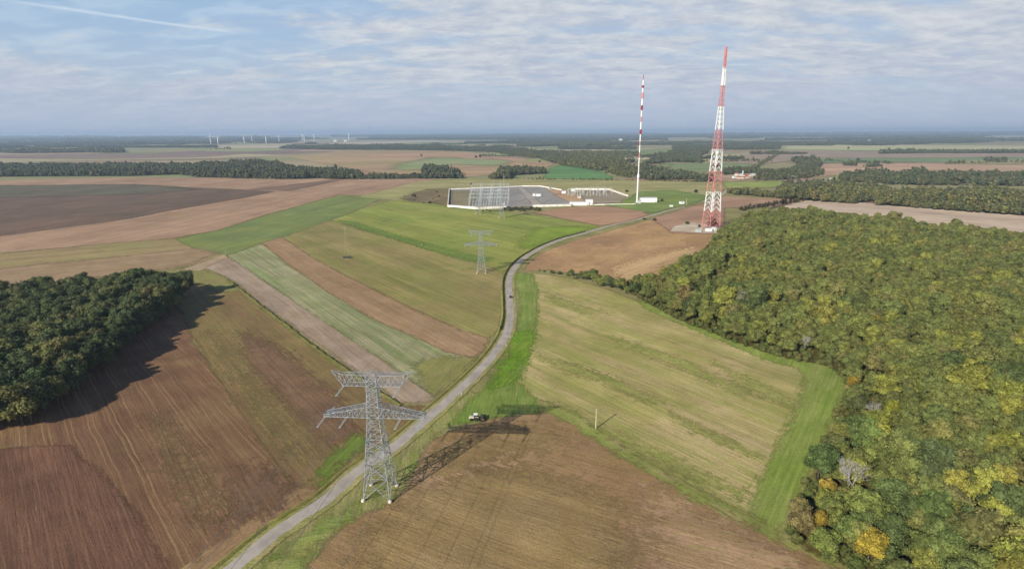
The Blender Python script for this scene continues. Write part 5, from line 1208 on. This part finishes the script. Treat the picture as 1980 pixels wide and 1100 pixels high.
for i, (x, y, h_) in enumerate(((955, 371, 27), (968, 373, 24), (974, 366, 34), (930, 375, 24), (944, 394, 22))):
    mb = MB(); mb.bar((0, 0, 0), (0, 0, h_), .8, .3, 6); mb.bar((0, 0, h_), (0, 0, h_ + 3), .12); mb.box((0, 0, .3), (1.6, 1.6, .6)); o = mb.build('lightning_mast', M['steel_dull'], loc=g(x, y)); tag(o, ['lightning mast at the back centre of the gantries', 'shorter lightning mast right of the back centre one', 'tallest lightning mast at the back right corner of the gantries', 'lightning mast at the back left of the gantries', 'lightning mast at the front of the gantries'][i], 'mast', 'lightning masts of the substation')

# ------------------------------------------------------------------ scrub round the substation, pale bushes in the pasture
def bush(px_, s_, colr, label, grp=None, k=0):
    o = bpy.data.objects.new('shrub', SHRUB[k % 3]); SC.collection.objects.link(o); p_ = g(*px_); o.location = p_; o.scale = (s_ * 1.15, s_, s_); o.rotation_euler.z = k * 1.3; o.color = (*colr, 1); tag(o, label, 'shrub', grp)
q = random.Random(12)
for i in range(26):
    x = 976 + i * 2.7; bush((x, 406 + q.uniform(-2.4, 2.2) + (1.5 if 985 < x < 1020 else 0)), q.uniform(.8, 1.7), (0.075, 0.078, 0.032) if i % 3 else (0.12, 0.10, 0.045), 'dark scrubby bush in the thicket before the gap in the substation wall', 'bushes in front of the substation wall', i)
for i in range(16):
    bush((q.uniform(778, 864), q.uniform(370, 394)), q.uniform(.6, 1.5), (0.085, 0.078, 0.04), 'brown green bush on the rough mound left of the substation', 'bushes on the mound', i)
for i, x in enumerate((922, 934, 941, 947)): bush((x, 408 + (i % 2)), 0.8, (0.08, 0.09, 0.03), 'small dark bush under the front wall between the two far pylons', 'bushes under the front wall', i)
PALE = (0.36, 0.38, 0.20)
for i, (x, y, s_, lb) in enumerate([(671, 442, .52, 'pale bush at the left end of the green strip'), (682, 436, .42, 'tiny pale bush just above the leftmost one'), (738, 463, .42, 'left one of a pair of pale bushes in the green strip'), (747, 461, .6, 'right larger one of a pair of pale bushes in the green strip'),
                                   (767, 463, .45, 'pale bush right of the pair in the green strip'), (817, 475, .65, 'pale bush at the right end of the green strip'), (813, 477, .4, 'small pale bush against the rightmost one')]):
    bush((x, y), s_, PALE, lb, 'pale bushes in the green strip', i)
for px_, s_, lb in [((911, 358), 1.5, 'dark bush on the slope behind the main yard'), ((1212, 372), 1.8, 'dark bush on the slope behind the right yard wall'), ((1280, 390), 1.6, 'dark bush right of the long white building'), ((1246, 425), 1.0, 'dark bush at the lane edge in front of the mast'), ((1266, 427), 1.3, 'brown bush on the field edge by the lane'),
                    ((1376, 441), 4.2, 'russet tree like bush under the legs of the lattice tower'), ((1352, 440), 1.2, 'green bush left of the lattice tower'), ((1329, 434), 1.4, 'dark bush at the back of the gravel pad')]:
    bush(px_, s_, (0.14, 0.085, 0.035) if 'russet' in lb else (0.07, 0.075, 0.032), lb, None, int(px_[0]))
q = random.Random(4)
for i in range(7):
    p_ = path[near_i((1016, 498)) - 4 + i * 2]; n_ = nrm_p[near_i((1016, 498))]
    o = bpy.data.objects.new('shrub', SHRUB[i % 3]); SC.collection.objects.link(o); o.location = p_ - n_ * (4.6 + q.uniform(0, 1.5)); o.scale = (.32,) * 3; o.color = (.12, .10, .045, 1); tag(o, 'tiny brown bush on the right verge at the start of the ochre field', 'shrub', 'tiny bushes on the lane verge')

# ------------------------------------------------------------------ poles
def pole(label, px_, h_, w_=.34, cross=True):
    r_ = empty('utility_pole', g(*px_), R(20)); tag(r_, label, 'pole')
    mb = MB(); mb.bar((0, 0, -.3), (0, 0, h_), w_, w_ * .65, 8); mb.build('post', M['polewood'], r_)
    if cross:
        mb = MB(); mb.box((0, 0, h_ - .5), (1.5, .14, .14)); mb.build('crossbar', M['polewood'], r_)
        for x in (-.6, 0, .6): mb = MB(); mb.lathe([(.05, 0), (.09, .1), (.05, .25)], (x, 0, h_ - .43), 6); mb.build('insulator', M['insul'], r_)
pole('pale wooden pole between the stubble field and the brown field', (1152, 829), 9.3, .62)
pole('thin pale pole by the pale track corner left of the lilac strip', (386, 524), 8, .34)
pole('pale post beside the lane near the small white hut', (1327, 397), 11, 1.0, False)
pole('short pale post beside the track at the top of the striped crop', (437, 491), 5, .3, False)
for i, (px_, lb) in enumerate([((984, 652), 'white marker post on the right verge of the lane bend'), ((974, 668), 'lower white marker post on the right verge of the lane'), ((896, 762), 'white marker post on the verge near the green headland')]):
    mb = MB(); mb.bar((0, 0, 0), (0, 0, .95), .22, .2, 6); mb.box((0, 0, 1.0), (.24, .24, .16)); c = path[near_i(px_)] - nrm_p[near_i(px_)] * 3.4; o = mb.build('marker_post', M['white'], loc=c); tag(o, lb, 'post', 'marker posts along the lane')

# ------------------------------------------------------------------ tractor with its implement, and a car on the lane
def wheel(par, x, y, rad, wd, rimm):
    mb = MB(); mb.lathe([(rad * .55, -wd / 2), (rad * .94, -wd / 2), (rad, -wd * .32), (rad, wd * .32), (rad * .94, wd / 2), (rad * .55, wd / 2)], (x, y, rad), 20, 0, 'Y')
    o = mb.build('wheel', M['rubber'], par)
    mb = MB(); mb.lathe([(rad * .56, -wd * .36), (rad * .50, wd * .36)], (x, y, rad), 14, 0, 'Y'); mb.build('rim', rimm, o)
tr = empty('tractor', g(918, 812) + Vector((0, 0, .1)), R(182)); tag(tr, 'cream roofed tractor at the green edge beside the pylon shadow', 'tractor')
mb = MB(); mb.box((1.35, 0, 1.45), (2.1, 1.0, 1.0), 0, 0, .9); mb.box((2.35, 0, 1.15), (.35, .8, .7)); mb.build('hood', M['tracwhite'], tr)
mb = MB(); mb.box((.2, 0, .95), (3.6, .6, .45)); mb.box((-.75, 0, 1.25), (1.3, 1.0, .7)); mb.build('chassis', M['iron'], tr)
for sy in (-1, 1): mb = MB(); mb.box((-.85, sy * .98, 1.85), (1.5, .5, .12)); mb.box((-1.5, sy * .98, 1.6), (.12, .5, .5)); mb.build('fender', M['tracgreen'], tr)
mb = MB(); mb.box((-.45, 0, 2.2), (1.35, 1.35, 1.15), 0, 0, .94); mb.build('cab', M['glass'], tr)
mb = MB(); mb.box((-.45, 0, 2.86), (1.75, 1.65, .2), 0, 0, .9); mb.build('roof', M['white'], tr)
for y in (-.95, .95): wheel(tr, -.9, y, .92, .52, M['tracgreen']); wheel(tr, 1.55, y * .93, .62, .38, M['tracgreen'])
mb = MB(); mb.bar((1.1, .35, 1.9), (1.1, .35, 2.8), .1, .1, 6); mb.build('exhaust', M['iron'], tr)
im = empty('seed_drill', g(932, 812) + Vector((0, 0, .1)), R(182)); tag(im, 'dark field implement with faded red bars hitched behind the tractor', 'implement')
mb = MB(); mb.bar((1.9, 0, .8), (.6, 0, .9), .2); mb.box((0, 0, 1.0), (1.0, 3.4, .3)); mb.box((-.9, 0, .95), (.3, 3.4, .25)); mb.build('frame', M['ironred'], im)
mb = MB(); mb.box((0, 0, 1.65), (1.0, 3.0, 1.0), 0, 0, 1.0); mb.build('hopper', M['iron'], im)
for k in range(7): mb = MB(); y = -1.5 + k * .5; mb.bar((-.9, y, .9), (-1.3, y, .1), .1); mb.box((-1.35, y, .2), (.35, .06, .4)); mb.build('tine', M['iron'], im)
for y in (-1.8, 1.8): wheel(im, .2, y, .5, .28, M['ironred'])

ci = near_i((987, 576)); cd = path[ci + 1] - path[ci]; car = empty('parked_car', path[ci] - nrm_p[ci] * .7 + Vector((0, 0, .36)), math.atan2(cd.y, cd.x)); tag(car, 'dark car driving on the lane in the bend', 'car')
car.name = 'car'
sec = [(-2.15, .55, .78), (-2.05, .95, .85), (-1.3, 1.02, .88), (-1.0, 1.05, .88), (1.0, .98, .88), (1.8, .88, .85), (2.1, .6, .76)]
mb = MB(); vs = []
for x, zt, w_ in sec: vs += [(x, -w_, .28), (x, w_, .28), (x, w_, zt), (x, -w_, zt)]
fs = [(i * 4 + j, i * 4 + (j + 1) % 4, i * 4 + 4 + (j + 1) % 4, i * 4 + 4 + j) for i in range(len(sec) - 1) for j in range(4)] + [(3, 2, 1, 0), tuple(len(vs) - 4 + j for j in range(4))]
mb.add(vs, fs); mb.build('body', M['carpaint'], car)
mb = MB(); mb.add([(-1.75, -.78, .98), (1.05, -.78, .98), (1.05, .78, .98), (-1.75, .78, .98), (-1.35, -.62, 1.44), (.25, -.62, 1.44), (.25, .62, 1.44), (-1.35, .62, 1.44)], [(0, 1, 5, 4), (1, 2, 6, 5), (2, 3, 7, 6), (3, 0, 4, 7)]); mb.build('windows', M['glass'], car)
mb = MB(); mb.box((-.55, 0, 1.46), (1.62, 1.26, .05)); mb.build('roof', M['carpaint'], car)
for x in (-1.3, 1.3):
    for y in (-.8, .8): wheel(car, x, y, .32, .22, M['steel'])
for y in (-.6, .6): mb = MB(); mb.box((2.08, y, .62), (.12, .36, .16)); mb.build('headlight', M['white'], car)

# ------------------------------------------------------------------ wind turbines on the horizon
def turbine_meshes():
    mb = MB(); mb.lathe([(2.6, 0), (2.2, 30), (1.7, 85)], (0, 0, 0), 12); t_ = mb.mesh('mast', M['white'], True)
    mb = MB(); mb.box((0, 1.5, 86.5), (3.6, 9, 3.6), 0, 0, .9); n_ = mb.mesh('nacelle', M['white'])
    mb = MB(); mb.lathe([(.3, -5.6), (1.6, -4.6), (1.9, -3)], (0, 0, 86.5), 12, 0, 'Y'); h_ = mb.mesh('hub', M['white'])
    bl = MB(); L_ = 40; vs = []
    for k in range(9):
        t = k / 8; c = (2.9 if t > .08 else 1.6) * (1 - .8 * t) + .3; vs += [(-c * .35, -4.2 - .15, t * L_), (c * .65, -4.2, t * L_), (-c * .35, -4.2 + .25, t * L_)]
    bl.add(vs, [(k * 3 + j, k * 3 + (j + 1) % 3, k * 3 + 3 + (j + 1) % 3, k * 3 + 3 + j) for k in range(8) for j in range(3)] + [(2, 1, 0), (24, 25, 26)]); b_ = bl.mesh('blade', M['white'])
    return t_, n_, h_, b_
tm, nm_, hm, bm3 = turbine_meshes()
ordn = ['first', 'second', 'third', 'fourth', 'fifth', 'sixth', 'seventh', 'eighth', 'ninth', 'tenth']
for i, (x, y) in enumerate([(408, 280), (422, 281), (473, 279.5), (488, 276.5), (515, 279.5), (540, 276.5), (585, 275.5), (589, 276), (608, 276), (675, 275)]):
    p_ = g(x, y); s_ = (0.97 if i not in (3, 5) else .95) * 1.12 * (p_.length / g(408, 280).length) * (0.95 if i in (3, 5, 6) else 1)
    r_ = empty('wind_turbine', (p_.x, p_.y, 0), R(20 + i * 7)); r_.scale = (s_ * 1.5, s_ * 1.5, s_); tag(r_, f'white wind turbine on the horizon, {ordn[i]} from the left', 'wind turbine', 'wind turbines on the horizon')
    for nme, me in (('mast', tm), ('nacelle', nm_), ('hub', hm)): o = bpy.data.objects.new(nme, me); SC.collection.objects.link(o); o.parent = r_
    for k in range(3): o = bpy.data.objects.new('blade', bm3); SC.collection.objects.link(o); o.parent = r_; o.rotation_euler = (0, R(k * 120 + i * 37), 0); o.location = Vector((0, 0, 86.5))

# ------------------------------------------------------------------ the village with red roofs, and single far houses
q = random.Random(8)
vil = [((1420, 345), 'white gabled house at the left end of the village'), ((1424, 340), 'red roofed house at the back left of the village'), ((1429, 346), 'red roofed house at the front left of the village'), ((1433, 341), 'pale house behind the middle of the village'), ((1437, 346), 'red roofed house at the front middle of the village'),
       ((1440, 342), 'red roofed house right of the village middle'), ((1444, 345), 'red roofed house at the front right of the village'), ((1447, 341.5), 'white house with a red roof at the right end of the village')]
for i, (px_, lb) in enumerate(vil):
    shed('village_house', lb, g(*px_), q.uniform(9, 13), q.uniform(7, 8.5), q.uniform(4, 5.5), R(q.uniform(-40, 40)), M['render'] if i not in (0, 7) else M['white'], 'gable', 'house', 2, True, M['tile'] if i not in (0, 3) else M['roofgrey'], 'houses of the village')
shed('barn', 'long pale barn right of the village', g(1456, 340.5), 22, 9, 4, R(2), M['render'], 'gable', 'barn', 0, True)
mb = MB(); mb.lathe([(2.2, 0), (2.2, 10), (.8, 12)], (0, 0, 0), 14); o = mb.build('silo', M['steel_dull'], loc=g(1436, 338.5), smooth=False); tag(o, 'pale silo rising above the village roofs', 'silo')
for px_, lb in [((1532, 346.5), 'cream house between the village and the right wood'), ((1608, 351), 'white house among trees on the far right'), ((1200, 272), 'white farm shed out on the plain left of the mast'), ((648, 274.5), 'white farm shed on the plain under the horizon'), ((668, 274.5), 'second white farm shed right of another on the left plain'), ((1680, 276), 'pale farm shed on the far right plain')]:
    big = 1 if px_[1] > 300 else 3.2
    shed('farm_house', lb, g(*px_), 13 * big, 9 * big, 5.5 * big, R(15), M['white'], 'gable', 'house', 1, True)

# ------------------------------------------------------------------ haze: one closed box of even air
mb = MB(); mb.add([(x, y, z) for z in (-1, 235) for x, y in ((-60000, -3000), (60000, -3000), (60000, 60000), (-60000, 60000))], [(3, 2, 1, 0), (4, 5, 6, 7), (0, 1, 5, 4), (1, 2, 6, 5), (2, 3, 7, 6), (3, 0, 4, 7)])
hm_ = bpy.data.materials.new('haze_air'); hm_.use_nodes = True; t = NT(hm_.node_tree); t.n.clear()
pv = t.new('ShaderNodeVolumePrincipled'); pv.inputs['Color'].default_value = (0.60, 0.79, 1.0, 1); pv.inputs['Density'].default_value = 0.00007; pv.inputs['Anisotropy'].default_value = 0.1
t.new('ShaderNodeOutputMaterial', {1: pv.outputs[0]})
tag(mb.build('haze', hm_), 'thin blue haze over the whole plain', kind='stuff')
SC.cycles.volume_step_rate = 1.0
